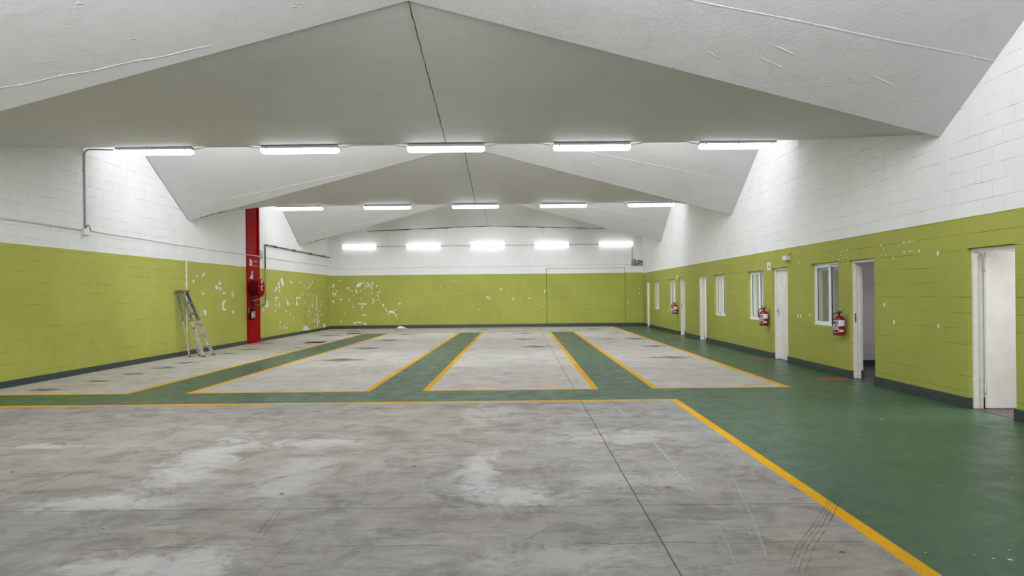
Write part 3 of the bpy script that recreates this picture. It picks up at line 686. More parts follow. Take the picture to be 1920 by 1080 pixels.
# plinths
bm = newbm()
def base_run(bm, x0, x1, y0, y1, z):
    box(bm, x0, x1, y0, y1, 0.0, z, 0, .006)
base_run(bm, XL - .02, XL + .022, YF, 22.6, .115)
base_run(bm, XL - .02, XL + .022, 23.71, YB, .115)
struct('baseboard_left', bm, M['base'], 'dark painted plinth along the left wall', 'baseboard')
bm = newbm()
base_run(bm, XL, 1.24, YB - .022, YB + .02, .15)
base_run(bm, 1.24, 4.82, YB - .057, YB + .0, .15)
base_run(bm, 4.82, XR, YB - .022, YB + .02, .15)
struct('baseboard_back', bm, M['base'], 'dark painted plinth along the far end wall', 'baseboard')
bm = newbm()
prev = YF
for a, b in DOORS + [(YB, YB)]:
    base_run(bm, XR - .025, XR + .03, prev, a, .135)
    if a < YB:
        for e, s in ((a, 1), (b, -1)):      # returns into the reveals
            box(bm, XR - .025, XR + REC, min(e, e + s * .012), max(e, e + s * .012), 0, .135)
            box(bm, XR + REC + .125, XR + WT + .015, min(e, e + s * .014), max(e, e + s * .014), 0, .135)
    prev = b
struct('baseboard_right', bm, M['base'], 'dark painted plinth along the right wall between the doors', 'baseboard')

# ------------------------------------------------------------------ OFFICES behind the right wall
OX = 9.0
bm = newbm()
quad(bm, (XR + WT + .02, YF, -.002), (OX, YF, -.002), (OX, YB, -.002), (XR + WT + .02, YB, -.002))
for a, b in DOORS:
    quad(bm, (XR + .03, a, .003), (XR + WT + .03, a, .003), (XR + WT + .03, b, .003), (XR + .03, b, .003))
struct('floor', bm, M['floor_maroon'], 'dark maroon floor inside the side offices', 'floor', recalc=False)
bm = newbm()
quad(bm, (OX, YF, 0), (OX, YB, 0), (OX, YB, 2.7), (OX, YF, 2.7))
struct('wall_partition', bm, M['office'], 'far wall of the side offices', 'wall', recalc=False)
bm = newbm()
quad(bm, (XR + WT, YF, 2.6), (OX, YF, 2.6), (OX, YB, 2.6), (XR + WT, YB, 2.6))
struct('ceiling', bm, M['leaf_white'], 'plain ceiling of the side offices', 'ceiling', recalc=False)
PART = [6.4, 10.4, 14.25, 18.3, 21.0, 23.3, 27.6, 30.2]
for k, y in enumerate(PART):
    bm = newbm()
    box(bm, XR + WT, OX, y, y + .1, 0, 2.6, 0)
    box(bm, XR + WT, OX, y - .015, y + .115, 0, .10, 1)
    struct('wall_partition', bm, [M['office_x'], M['base']], 'block partition between two side offices', 'wall')

# ------------------------------------------------------------------ ROOF SHELLS
def shell_half(bm, xw, yA, zwA, zcA, yB, zwB, zcB, nx=16, ny=10, mi=0, th=.09):
    """hypar between two straight rulings A (y=yA) and B (y=yB), wall side xw to the ridge"""
    top, bot = {}, {}
    for i in range(nx + 1):
        s = i / nx; x = lerp(xw, XC, s)
        for j in range(ny + 1):
            t = j / ny
            zz = lerp(lerp(zwA, zcA, s), lerp(zwB, zcB, s), t)
            bot[i, j] = bm.verts.new((x, lerp(yA, yB, t), zz))
            top[i, j] = bm.verts.new((x, lerp(yA, yB, t), zz + th))
    for i in range(nx):
        for j in range(ny):
            f = bm.faces.new((bot[i, j], bot[i + 1, j], bot[i + 1, j + 1], bot[i, j + 1])); f.smooth = True; f.material_index = mi
            f = bm.faces.new((top[i, j], top[i, j + 1], top[i + 1, j + 1], top[i + 1, j])); f.smooth = True; f.material_index = mi
    for i in range(nx):
        for j in (0, ny):
            quad(bm, *[v.co.copy() for v in (bot[i, j], bot[i + 1, j], top[i + 1, j], top[i, j])], mi)

def surf(x, y, yA, zwA, zcA, yB, zwB, zcB):
    xw = XR if x > XC else XL
    s = (x - xw) / (XC - xw); t = (y - yA) / (yB - yA)
    return lerp(lerp(zwA, zcA, s), lerp(zwB, zcB, s), t)

def ribbon(bm, pts, w, d, fn, mi):
    """a raised or sunk strip following a shell's underside; pts are (x, y)"""
    r = random.Random(int(abs(pts[0][0] * 100)) + int(pts[0][1] * 10))
    prev = None
    for (x, y) in pts:
        ww = w * r.uniform(.5, 1.3)
        a = bm.verts.new((x - ww, y, fn(x - ww, y) - d))
        b = bm.verts.new((x + ww, y, fn(x + ww, y) - d))
        if prev: bm.faces.new((prev[0], prev[1], b, a)).material_index = mi
        prev = (a, b)

def ribbon_y(bm, pts, w, d, fn, mi):
    prev = None
    for (x, y) in pts:
        a = bm.verts.new((x, y - w, fn(x, y - w) - d)); b = bm.verts.new((x, y + w, fn(x, y + w) - d))
        e = bm.verts.new((x, y + w, fn(x, y + w) + .01))
        g = bm.verts.new((x, y - w, fn(x, y - w) + .01))
        if prev:
            bm.faces.new((prev[0], prev[1], b, a)).material_index = mi
            bm.faces.new((prev[1], prev[2], e, b)).material_index = mi
            bm.faces.new((prev[3], prev[0], a, g)).material_index = mi
        prev = (a, b, e, g)

OUT = .12     # shells run a little way into the side walls
names = ['behind the viewer', 'nearest', 'middle', 'farthest']
for n, yf in enumerate(FOLD_Y):
    yE0 = EDGE_Y[n]
    yE1 = EDGE_Y[n + 1] if n + 1 < 4 else EDGE_Y[3] + 9.34
    ext = lambda zw, zc, xw: zw + (zw - zc) / abs(xw - XC) * OUT
    # dark shell: fold -> next free edge
    bm = newbm()
    for xw, sg in ((XR, 1), (XL, -1)):
        yl, zl = (yE1, ZE) if n < 3 else (YB + .1, lerp(ZP, ZE, (YB + .1 - yf) / (yE1 - yf)))
        zc = ZE if n < 3 else lerp(ZA, ZE, (YB + .1 - yf) / (yE1 - yf))
        shell_half(bm, xw + sg * OUT, yf, ext(ZP + .035, ZA + .035, xw), ZA + .035, yl, ext(zl, zc, xw), zc, th=.10)
    fn = lambda x, y: surf(x, y, yf, ZP + .035, ZA + .035, yE1, ZE, ZE)
    N = 26
    ye = yE1 if n < 3 else YB
    pts = [(XC + (.006 * math.sin(k * 2.3)), lerp(yf + .02, ye - .02, k / N)) for k in range(N + 1)]
    ribbon(bm, pts, .0065, .003, fn, 1)
    # board joints in the plaster
    ribbon(bm, [(-2.95 - .02 * k, yf + .5 + .17 * k) for k in range(10)], .004, .002, fn, 0)
    struct('ceiling', bm, [M['ceiling'], M['crack']], 'grey underside of the %s roof fold, sloping to a free edge' % names[n], 'ceiling')
    # light shell: upper rim -> fold
    bm = newbm()
    for xw, sg in ((XR, 1), (XL, -1)):
        shell_half(bm, xw + sg * OUT, yE0 + .02, ext(ZTW, ZTC, xw), ZTC, yf + .03, ext(ZP, ZA, xw), ZA, th=.12)
    fn2 = lambda x, y: surf(x, y, yE0 + .02, ZTW, ZTC, yf + .03, ZP, ZA)
    # plaster step parallel to the fold on the right, and a taped joint on the left
    ribbon_y(bm, [(lerp(XC + .3, XR, k / 24), yf - 1.06 - .006 * math.sin(k * .9)) for k in range(25)], .007, .003, fn2, 0)
    ribbon(bm, [(XL + .010 + .002 * math.sin(k * 2.1), lerp(yE0 + .1, yf, k / 30)) for k in range(31)], .005, .003, fn2, 1)
    if n >= 1:      # open crack under the fold beside the left wall
        rr = random.Random(n)
        xs_ = [XL + .32 + .07 * k for k in range(12)]
        for xa, xb in zip(xs_, xs_[1:]):
            za, zb = fn2(xa, yf + .02), fn2(xb, yf + .02)
            quad(bm, (xa, yf + .028, za - rr.uniform(.012, .03)), (xb, yf + .028, zb - rr.uniform(.012, .03)), (xb, yf + .028, zb + .01), (xa, yf + .028, za + .01), 1)
    ribbon_y(bm, [(lerp(XL, XC - 2.6, k / 20), yf - lerp(.42, .10, k / 20) - .012 * math.sin(k * 1.7)) for k in range(21)], .005, .003, fn2, 0)
    r = random.Random(40 + n)
    # trowel scars
    for k in range(5):
        x, y = r.uniform(1.0, 4.8), yf - r.uniform(.25, .8)
        dx = r.uniform(.1, .35)
        ribbon_y(bm, [(x + dx * q / 4, y + .06 * q / 4) for q in range(5)], .004, .004, fn2, 0)
    struct('ceiling', bm, [M['ceiling'], M['crack']], 'pale sloping soffit of the %s roof fold, lit by the skylight' % names[n], 'ceiling')
    # skylight between free edge and rim
    if True:
        bm = newbm()
        for k in range(13):
            x = lerp(XL + .05, XR - .05, k / 12)
            s = 1 - abs(x - XC) / (abs((XR if x > XC else XL) - XC))
            box(bm, x - .02, x + .02, yE0 - .03, yE0 + .01, ZE + .1, lerp(ZTW, ZTC, max(s, 0)) + .05)
        box(bm, XL - .05, XR + .05, yE0 - .04, yE0 + .015, ZE + .06, ZE + .14)
        struct('window_%d' % (6 + n), bm, M['alu_white'], 'skylight frame between two roof folds', 'window')
        ld = bpy.data.lights.new('skylight_daylight', 'AREA'); ld.shape = 'RECTANGLE'
        ld.size = XR - XL - 2.6; ld.size_y = 1.5; ld.energy = SKY[n]; ld.color = (.96, .985, 1.0)
        lo = bpy.data.objects.new('skylight_daylight', ld); C.objects.link(lo)
        lo.location = ((XR + XL) / 2, yE0 + .06, 5.48)
        lo.rotation_euler = (math.radians(90), 0, 0)   # shines towards +Y, into the hall

# ------------------------------------------------------------------ RED PILLAR on the left wall
bm = newbm()
box(bm, XL - .05, XL + .03, 22.60, 23.71, 0.0, 4.62, 0, .006)
pil = tag(obj('pillar', bm, M['red']), 'glossy red painted pillar on the left wall carrying the hose reel', 'pillar')
# ------------------------------------------------------------------ DOORS
def door(n, y0, y1, state, label):
    """white steel frame; leaf hinged at the far jamb; state: open, shut, gone"""
    x0 = XR + REC; x1 = x0 + .125
    d = thing('door_%d' % n, (x0, (y0 + y1) / 2, 0), label, 'door', kind='structure')
    bm = newbm()
    e = .003
    xm = x0 + .058
    for a, b, c, q in ((y0 + e, y0 + .045, y0 + e, y0 + .026), (y1 - .045, y1 - e, y1 - .026, y1 - e)):
        box(bm, x0, xm, a, b, .004, DZ - e, 0, .005)
        box(bm, xm - .001, x1, c, q, .004, DZ - e)
    box(bm, x0, xm, y0 + .04, y1 - .04, DZ - .048, DZ - e, 0, .005)
    box(bm, xm - .001, x1, y0 + .02, y1 - .02, DZ - .028, DZ - e)
    obj('frame', bm, M['frame_white'], d)
    w = y1 - y0 - .07
    if state == 'open':
        xl = x1 + .012
        bm = newbm()
        ya = y1 - .036 - .04; yb = y1 - .036
        box(bm, xl, xl + w, ya, yb, .012, DZ - .055, 0, .002)
        leaf = obj('leaf', bm, M['leaf_white'], d)
        for zc in (.25, 1.78):
            bm = newbm()
            py = ya + .016
            tube(bm, [(x1 + .004, py, zc - .06), (x1 + .004, py, zc + .06)], .008, 8)
            for q in (-.03, 0, .03):
                lathe(bm, [(.0115, q - .002), (.0115, q + .002)], 8, c=(x1 + .004, py, zc))
            obj('hinge', bm, M['frame_white'], d)
        bm = newbm()
        px = xl + w - .07
        for s in (-1, 1):
            yy = ya - .004 if s < 0 else yb
            box(bm, px - .018, px + .018, yy, yy + .004, .98, 1.13)
            yo = ya - .045 if s < 0 else yb + .045
            tube(bm, [(px, ya if s < 0 else yb, 1.08), (px, yo, 1.08), (px - .11, yo, 1.08)], .009, 8)
        obj('handle', bm, M['steel'], leaf)
    elif state == 'shut':
        xl = x0 + .060
        bm = newbm()
        box(bm, xl, xl + .04, y0 + .030, y1 - .030, .012, DZ - .032, 0, .002)
        leaf = obj('leaf', bm, M['leaf_white'], d)
        py = y1 - .105
        bm = newbm()
        box(bm, xl - .004, xl, py - .018, py + .018, .94, 1.14)
        tube(bm, [(xl, py, 1.08), (xl - .045, py, 1.08), (xl - .045, py - .11, 1.08)], .009, 8)
        lathe(bm, [(.008, -.003), (.008, .0)], 10, axis='x', c=(xl - .004, py, .985))
        obj('handle', bm, M['steel'], leaf)
        # three rows of vent holes, smaller on the outer rows
        bm = newbm()
        for row, zc in enumerate((1.755, 1.625, 1.495)):
            for k in range(3):
                h = (.010, .016, .010)[row] * (.7 + .3 * k)
                cy = y0 + .16 + .10 * (2 - k)
                lathe(bm, [(h, -.0015), (h, .001)], 10, axis='x', c=(xl, cy, zc))
        obj('vent_holes', bm, M['black'], leaf)
    else:
        # open the other way, only the lock strike shows
        bm = newbm()
        box(bm, x0 + .015, x0 + .042, y1 - .0475, y1 - .044, .96, 1.12)
        box(bm, x0 + .01, x0 + .03, y1 - .05, y1 - .044, 1.03, 1.06)
        obj('strike_plate', bm, M['steel'], d)
        xl = x1 + .012
        bm = newbm()
        box(bm, xl, xl + w, y0 + .052, y0 + .092, .012, DZ - .055, 0, .002)
        obj('leaf', bm, M['leaf_white'], d)
    return d
door(1, *DOORS[0], 'open', 'nearest white door on the right wall, its leaf swung wide open inward')
door(2, *DOORS[1], 'gone', 'open doorway right of the nearest window, showing a dim grey room')
door(3, *DOORS[2], 'shut', 'closed white door with three rows of vent holes below the red arrow sign')
door(4, *DOORS[3], 'open', 'white doorway with leaf swung inward, third from the far end')
door(5, *DOORS[4], 'gone', 'narrow white doorway just right of the farthest fire extinguisher')
door(6, *DOORS[5], 'open', 'white doorway at the far right corner of the hall')

# ------------------------------------------------------------------ WINDOWS
def window(n, y0, y1, z0, z1, label):
    x0 = XR + .078
    wd = thing('window_%d' % n, (x0, (y0 + y1) / 2, z0), label, 'window', kind='structure')
    e = .003; f = .042
    bm = newbm()
    x1 = x0 + .075
    box(bm, x0, x1, y0 + e, y0 + f, z0 + e, z1 - e, 0, .003)
    box(bm, x0, x1, y1 - f, y1 - e, z0 + e, z1 - e, 0, .003)
    box(bm, x0, x1, y0 + f - .002, y1 - f + .002, z1 - f, z1 - e, 0, .003)
    box(bm, x0, x1, y0 + f - .002, y1 - f + .002, z0 + e, z0 + f, 0, .003)
    box(bm, XR + .045, x0 + .01, y0 + e, y1 - e, z0 + e, z0 + .026, 0, .003)     # sill
    obj('window_frame', bm, M['alu_white'], wd)
    ym = (y0 + y1) / 2
    for k, (a, b, xs0) in enumerate(((ym - .03, y1 - f + .004, x0 + .006), (y0 + f - .004, ym + .03, x0 + .040))):
        s = .048
        za, zb = z0 + f - .004, z1 - f + .004
        bm = newbm()
        box(bm, xs0, xs0 + .028, a, a + s, za, zb, 0, .002)
        box(bm, xs0, xs0 + .028, b - s, b, za, zb, 0, .002)
        box(bm, xs0, xs0 + .028, a + s - .001, b - s + .001, za, za + s, 0, .002)
        box(bm, xs0, xs0 + .028, a + s - .001, b - s + .001, zb - s, zb, 0, .002)
        sash = obj('sash', bm, M['alu_white'], wd)
        bm = newbm()
        quad(bm, (xs0 + .014, a + s, za + s), (xs0 + .014, b - s, za + s), (xs0 + .014, b - s, zb - s), (xs0 + .014, a + s, zb - s))
        obj('pane', bm, M['glass'], sash)
        # black rubber glazing bead
        bm = newbm()
        g = .006
        for q in ((a + s, a + s + g, za + s, zb - s), (b - s - g, b - s, za + s, zb - s), (a + s, b - s, za + s, za + s + g), (a + s, b - s, zb - s - g, zb - s)):
            box(bm, xs0 + .006, xs0 + .020, *q)
        obj('gasket', bm, M['dark'], sash)
    return wd
wl = ['nearest sliding window on the right wall, above the nearest fire extinguisher',
      'second nearest sliding window, left of the closed door and behind the middle extinguisher',
      'third sliding window on the right wall, with bare wall on both sides',
      'narrow sliding window behind the farthest fire extinguisher',
      'farthest sliding window, next to the corner doorway']
for k, w in enumerate(WINS): window(k + 1, *w, wl[k])

# ------------------------------------------------------------------ FLUORESCENT LIGHTS
def make_lamp(label, group):
    """weatherproof batten, local frame: mounting plane z = 0, hanging down"""
    t = thing('fluorescent_light', (0, 0, 0), label, 'light', group)
    Lh = .79
    bm = newbm()
    box(bm, -Lh + .02, Lh - .02, -.062, .062, -.050, 0.0, 0, .014)
    box(bm, -Lh, Lh, -.070, .070, -.060, -.046, 0, .005)
    obj('housing', bm, M['housing'], t)
    # rounded diffuser
    bm = newbm()
    n = 12
    rings = []
    for x, s in ((-Lh + .012, .55), (-Lh + .02, .80), (-Lh + .05, .96), (-Lh + .09, 1.0), (Lh - .09, 1.0), (Lh - .05, .96), (Lh - .02, .80), (Lh - .012, .55)):
        ring = []
        for k in range(n + 1):
            a = PI * k / n
            ring.append(bm.verts.new((x, -.088 * math.copysign(abs(math.cos(a)) ** .6, math.cos(a)), -.058 - .102 * s * abs(math.sin(a)) ** .6)))
        rings.append(ring)
    for a, b in zip(rings, rings[1:]):
        for k in range(n):
            f = bm.faces.new((a[k], b[k], b[k + 1], a[k + 1])); f.smooth = True
    bm.faces.new(rings[0]); bm.faces.new(rings[-1][::-1])
    obj('diffuser', bm, M['lamp'], t)
    for s in (-1, 1):
        bm = newbm()
        box(bm, min(s * Lh, s * (Lh + .02)), max(s * Lh, s * (Lh + .02)), -.02, .02, -.078, -.035, 0, .004)
        tube(bm, [(s * (Lh + .012), 0, -.06), (s * (Lh + .03), 0, -.075), (s * (Lh + .028), 0, -.09)], .005, 6)
        obj('end_clip', bm, M['steel'], t)
    for q in (-.66, 0, .66):
        for yy in (-.090, .090):
            bm = newbm()
            box(bm, q - .012, q + .012, yy - .004, yy + .004, -.078, -.050, 0, .002)
            obj('side_clip', bm, M['steel'], t)
    return t
pitch = 2.942
LX = [XC + pitch * (k - 2) for k in range(5)]
ordn = ['leftmost', 'second from left', 'middle', 'second from right', 'rightmost']
extra = {0: ['by the dropped conduit', '', 'below the ridge crack', '', 'nearest the right wall'],
         1: ['above the red pillar', '', 'below the ridge crack', '', 'nearest the right wall'],
         2: ['nearest the left corner', '', '', '', 'above the cable tray']}
rows = [(EDGE_Y[2] - .03, ZE - .016, 'under the nearest beam edge'), (EDGE_Y[3] - .03, ZE - .016, 'under the second beam edge'), (YB - .004, 3.765, 'on the far end wall')]
proto = None
for r_, (y, z, where) in enumerate(rows):
    for k, x in enumerate(LX):
        lab = '%s of five lit lights %s' % (ordn[k], where)
        if extra[r_][k]: lab += ', ' + extra[r_][k]
        grp = 'fluorescent lights ' + where
        if proto is None:
            proto = make_lamp(lab, grp); o = proto; o.location = (x, y, z)
        else:
            o = dup(proto, (x, y, z), (0, 0, 0))
        if r_ == 2:
            o.rotation_euler = (math.radians(-90), 0, 0)
        o['label'] = lab; o['group'] = grp

# wiring from lamp to lamp
def lamp_wiring(y, z, label):
    t = thing('lamp_conduit', (XC, y, z), label, 'conduit')
    for a, b in zip(LX, LX[1:]):
        p, q = a + .825, b - .825
        bm = newbm()
        tube(bm, rounded([(p, y, z - .055), (p + .10, y, z - .05), (p + .20, y - .03, z - .024), (q - .20, y - .03, z - .024), (q - .10, y, z - .05), (q, y, z - .055)], .06), .0085, 8)
        obj('conduit_run', bm, M['conduit_grey'], t)
    return t
lamp_wiring(rows[0][0], ZE, 'thin grey conduit linking the lights under the nearest beam edge')
lamp_wiring(rows[1][0], ZE, 'thin grey conduit linking the lights under the second beam edge')
t = thing('lamp_conduit', (XC, YB - .045, 3.765), 'thin grey conduit linking the lights on the far end wall', 'conduit')
for a, b in zip(LX, LX[1:]):
    bm = newbm()
    tube(bm, [(a + .825, YB - .045, 3.765), (b - .825, YB - .045, 3.765)], .010, 8)
    obj('conduit_run', bm, M['conduit_grey'], t)
bm = newbm()
tube(bm, rounded([(LX[4] + .825, YB - .045, 3.765), (5.17, YB - .02, 3.76), (5.17, YB - .02, 3.05)], .12), .011, 8)
obj('conduit_run', bm, M['conduit_grey'], t)

# drop from the leftmost near light down the left wall
bm = newbm()
y = rows[0][0]
tube(bm, rounded([(LX[0] - .825, rows[0][0], ZE - .06), (XL + .3, y, ZE - .045), (XL + .022, y, ZE - .045), (XL + .022, y, 2.935)], .12, 7), .016, 10)
for z in (4.1, 3.5):
    box(bm, XL, XL + .03, y - .026, y + .026, z - .012, z + .012)
tag(obj('drop_conduit', bm, M['conduit_grey']), 'upright grey conduit dropping down the left wall to a junction box', 'conduit')
jb = thing('junction_box', (XL, 14.18, 2.78), 'small white junction box on the left wall below the upright conduit', 'junction box')
bm = newbm(); box(bm, XL + .001, XL + .07, 14.09, 14.27, 2.785, 2.925, 0, .006); obj('body', bm, M['conduit_white'], jb)
bm = newbm(); box(bm, XL + .07, XL + .078, 14.095, 14.265, 2.79, 2.92, 0, .003); obj('lid', bm, M['paper'], jb)
bm = newbm(); tube(bm, rounded([(XL + .04, 14.20, 2.92), (XL + .07, 14.16, 2.97), (XL + .09, 14.2, 2.99), (XL + .06, 14.28, 2.98), (XL + .04, 14.36, 2.90)], .03), .008, 8); obj('flex', bm, M['black'], jb)

# long conduit along left wall
def along(bm, p, q, r, sag=0.0, n=12):
    p, q = Vector(p), Vector(q)
    pts = []
    for k in range(n + 1):
        t = k / n
        v = p.lerp(q, t); v.z -= sag * math.sin(PI * t) + .006 * math.sin(t * 19)
        pts.append(v)
    tube(bm, pts, r, 8)
bm = newbm()
along(bm, (XL + .016, YF + .1, 2.87), (XL + .016, 14.09, 2.885), .017)
for y in (6, 8, 10, 11.9, 13.2):
    box(bm, XL, XL + .036, y - .012, y + .012, 2.85, 2.90)
tag(obj('wall_conduit', bm, M['conduit_white']), 'long white conduit on the left wall from foreground to the junction box', 'conduit')
bm = newbm()
along(bm, (XL + .012, 14.28, 2.90), (XL + .012, 22.58, 2.865), .011, .015)
tube(bm, [(XL + .012, 22.58, 2.865), (XL + .045, 22.62, 2.865), (XL + .045, 23.74, 2.87), (XL + .012, 23.80, 2.87)], .012, 8)
along(bm, (XL + .012, 23.8, 2.87), (XL + .012, YB - .3, 2.885), .011, .01)
tube(bm, [(XL + .012, YB - .3, 2.885), (XL + .15, YB - .02, 2.80), (XL + .5, YB - .012, 2.775)], .011, 8)
along(bm, (XL + .5, YB - .012, 2.775), (5.1, YB - .012, 2.82), .010, .0, 30)
tag(obj('wall_conduit', bm, M['conduit_white']), 'thin white conduit from the junction box past the pillar and along the far wall', 'conduit')
sb = thing('switch_box', (XL, 23.82, 2.75), 'pale narrow box where the conduit passes the right edge of the red pillar', 'junction box')
bm = newbm(); box(bm, XL + .001, XL + .05, 23.78, 23.90, 2.76, 3.08, 0, .006); obj('body', bm, M['conduit_white'], sb)
bm = newbm(); box(bm, XL + .05, XL + .056, 23.80, 23.88, 2.80, 3.04, 0, .002); obj('lid', bm, M['cable_grey'], sb)
# red conduit down the pillar
bm = newbm()
tube(bm, [(XL + .048, 23.52, 4.5), (XL + .048, 23.52, 3.02)], .017, 10)
box(bm, XL + .03, XL + .075, 23.47, 23.57, 2.93, 3.03, 0, .004)
tag(obj('pillar_conduit', bm, M['red']), 'upright red painted conduit on the upper part of the red pillar', 'conduit')

# black water pipe
wp = thing('water_pipe', (XL + .05, 24.15, 1.24), 'dark steel water pipe feeding the hose reel, turning along the left wall', 'pipe')
bm = newbm()
tube(bm, rounded([(XL + .05, 32.33, 3.28), (XL + .05, 24.15, 3.30), (XL + .05, 24.15, 2.475)], .08), .021, 12)
for y in (25.2, 27.3, 29.4, 31.4):
    box(bm, XL + .002, XL + .085, y - .02, y + .02, 3.262, 3.328)
obj('upper_run', bm, M['pipe_black'], wp)
bm = newbm()
tube(bm, rounded([(XL + .05, 24.15, 2.475), (XL + .05, 24.15, 1.235), (XL + .06, 23.25, 1.24)], .06), .018, 12)
box(bm, XL, XL + .08, 24.12, 24.18, 1.62, 1.65)
obj('green_run', bm, M['pipe_green'], wp)['label'] = 'lower run of the pipe painted green'

# ------------------------------------------------------------------ HOSE REEL on the pillar
hx, hy, hz = XL + .032, 22.86, 1.80
hr = thing('fire_hose_reel', (hx, hy, 1.45), 'red fire hose reel mounted on the red pillar', 'hose reel')
bm = newbm()
lathe(bm, [(.27, .10), (.285, .105), (.285, .118), (.27, .123)], 40, axis='x', c=(hx, hy, hz))
obj('back_disc', bm, M['red_dark'], hr)
bm = newbm()
for k in range(6):
    torus(bm, .225 - (.012 if k % 2 else 0), .026, hx + .145 + k * .036, hy, hz)
lathe(bm, [(.20, .11), (.20, .345)], 32, axis='x', c=(hx, hy, hz))
obj('coiled_hose', bm, M['red_dark'], hr)
bm = newbm()
lathe(bm, [(.10, .335), (.262, .34), (.285, .338), (.29, .348), (.285, .358), (.255, .352), (.11, .362), (.10, .372), (.05, .374)], 44, axis='x', c=(hx, hy, hz))
fd = obj('front_disc', bm, M['red'], hr)
bm = newbm(); lathe(bm, [(.085, .36), (.085, .378), (.055, .38), (.055, .377)], 28, axis='x', c=(hx, hy, hz)); obj('hub_ring', bm, M['paper'], fd)
bm = newbm(); lathe(bm, [(.050, .37), (.050, .39), (.02, .40)], 20, axis='x', c=(hx, hy, hz)); obj('hub_cap', bm, M['red'], fd)
bm = newbm(); box(bm, hx + .352, hx + .360, hy + .00, hy + .09, hz + .15, hz + .25); obj('instruction_label', bm, M['paper'], fd)
bm = newbm()
box(bm, hx, hx + .02, hy - .06, hy + .06, hz - .25, hz + .05, 0, .003)
tube(bm, [(hx + .01, hy, hz), (hx + .36, hy, hz)], .035, 14)
obj('bracket', bm, M['red_dark'], hr)
bm = newbm()
tube(bm, rounded([(hx + .20, hy + .20, hz - .17), (hx + .22, hy + .14, hz - .34), (hx + .12, hy - .02, hz - .40), (hx + .05, hy - .10, hz - .36)], .08), .018, 10)
tube(bm, [(hx + .05, hy - .10, hz - .36), (hx + .03, hy - .14, hz - .30)], .024, 10)
obj('nozzle', bm, M['black'], hr)
bm = newbm()
tube(bm, rounded([(hx + .35, hy + .22, hz - .20), (hx + .34, hy + .12, hz - .36), (hx + .20, hy - .08, hz - .38)], .05), .010, 8)
tube(bm, [(hx + .02, hy - .03, hz - .42), (hx + .18, hy - .03, hz - .40)], .016, 8)
obj('hose_guide', bm, M['steel'], hr)
bm = newbm(); tube(bm, rounded([(XL + .06, 23.245, 1.24), (XL + .075, 22.95, 1.25), (XL + .075, 22.88, 1.40)], .05), .022, 10); lathe(bm, [(.03, -.02), (.03, .03)], 12, c=(XL + .075, 22.88, 1.38)); obj('supply_valve', bm, M['red_dark'], hr)

# pillar markings: hose sign remains
ps = thing('hose_sign', (XL + .03, 23.0, 2.07), 'torn white arrow sign on the red pillar just above the hose reel', 'sign')
bm = newbm()
quad(bm, (XL + .033, 22.78, 2.11), (XL + .033, 23.08, 2.09), (XL + .033, 23.06, 2.30), (XL + .033, 22.95, 2.24))
blob(bm, [(XL + .0335, 22.92, 2.24), (XL + .0335, 23.10, 2.22), (XL + .0335, 23.01, 2.40)], 0)
obj('plate', bm, M['cream'], ps, recalc=False)
bm = newbm()
blob(bm, [(XL + .0345, 22.95, 2.28), (XL + .0345, 23.04, 2.20), (XL + .0345, 23.06, 2.28)], 0)
blob(bm, [(XL + .0345, 22.84, 2.12), (XL + .0345, 22.99, 2.10), (XL + .0345, 22.95, 2.15)], 0)
obj('tear', bm, M['red_dark'], ps, recalc=False)
gm = thing('glue_marks', (XL + .03, 23.1, 2.5), 'remains of a white sign and glue dots high on the red pillar', 'sign')
def pq(bm, y0, y1, z0, z1): quad(bm, (XL + .033, y0, z0), (XL + .033, y1, z0), (XL + .033, y1, z1), (XL + .033, y0, z1))
bm = newbm()
for q in ((22.80, 22.86, 2.53, 2.73), (22.86, 22.96, 2.70, 2.73), (22.90, 23.01, 2.53, 2.70), (22.86, 22.9, 2.53, 2.56)):
    pq(bm, *q)
obj('sign_remnant', bm, M['chip'], gm, recalc=False)
for yy in (23.17, 23.27, 23.38):
    for z0, z1, w_ in ((2.665, 2.70, .055), (2.52, 2.55, .045)):
        bm = newbm(); pq(bm, yy, yy + w_, z0, z1); obj('glue_dot', bm, M['chip'], gm, recalc=False)

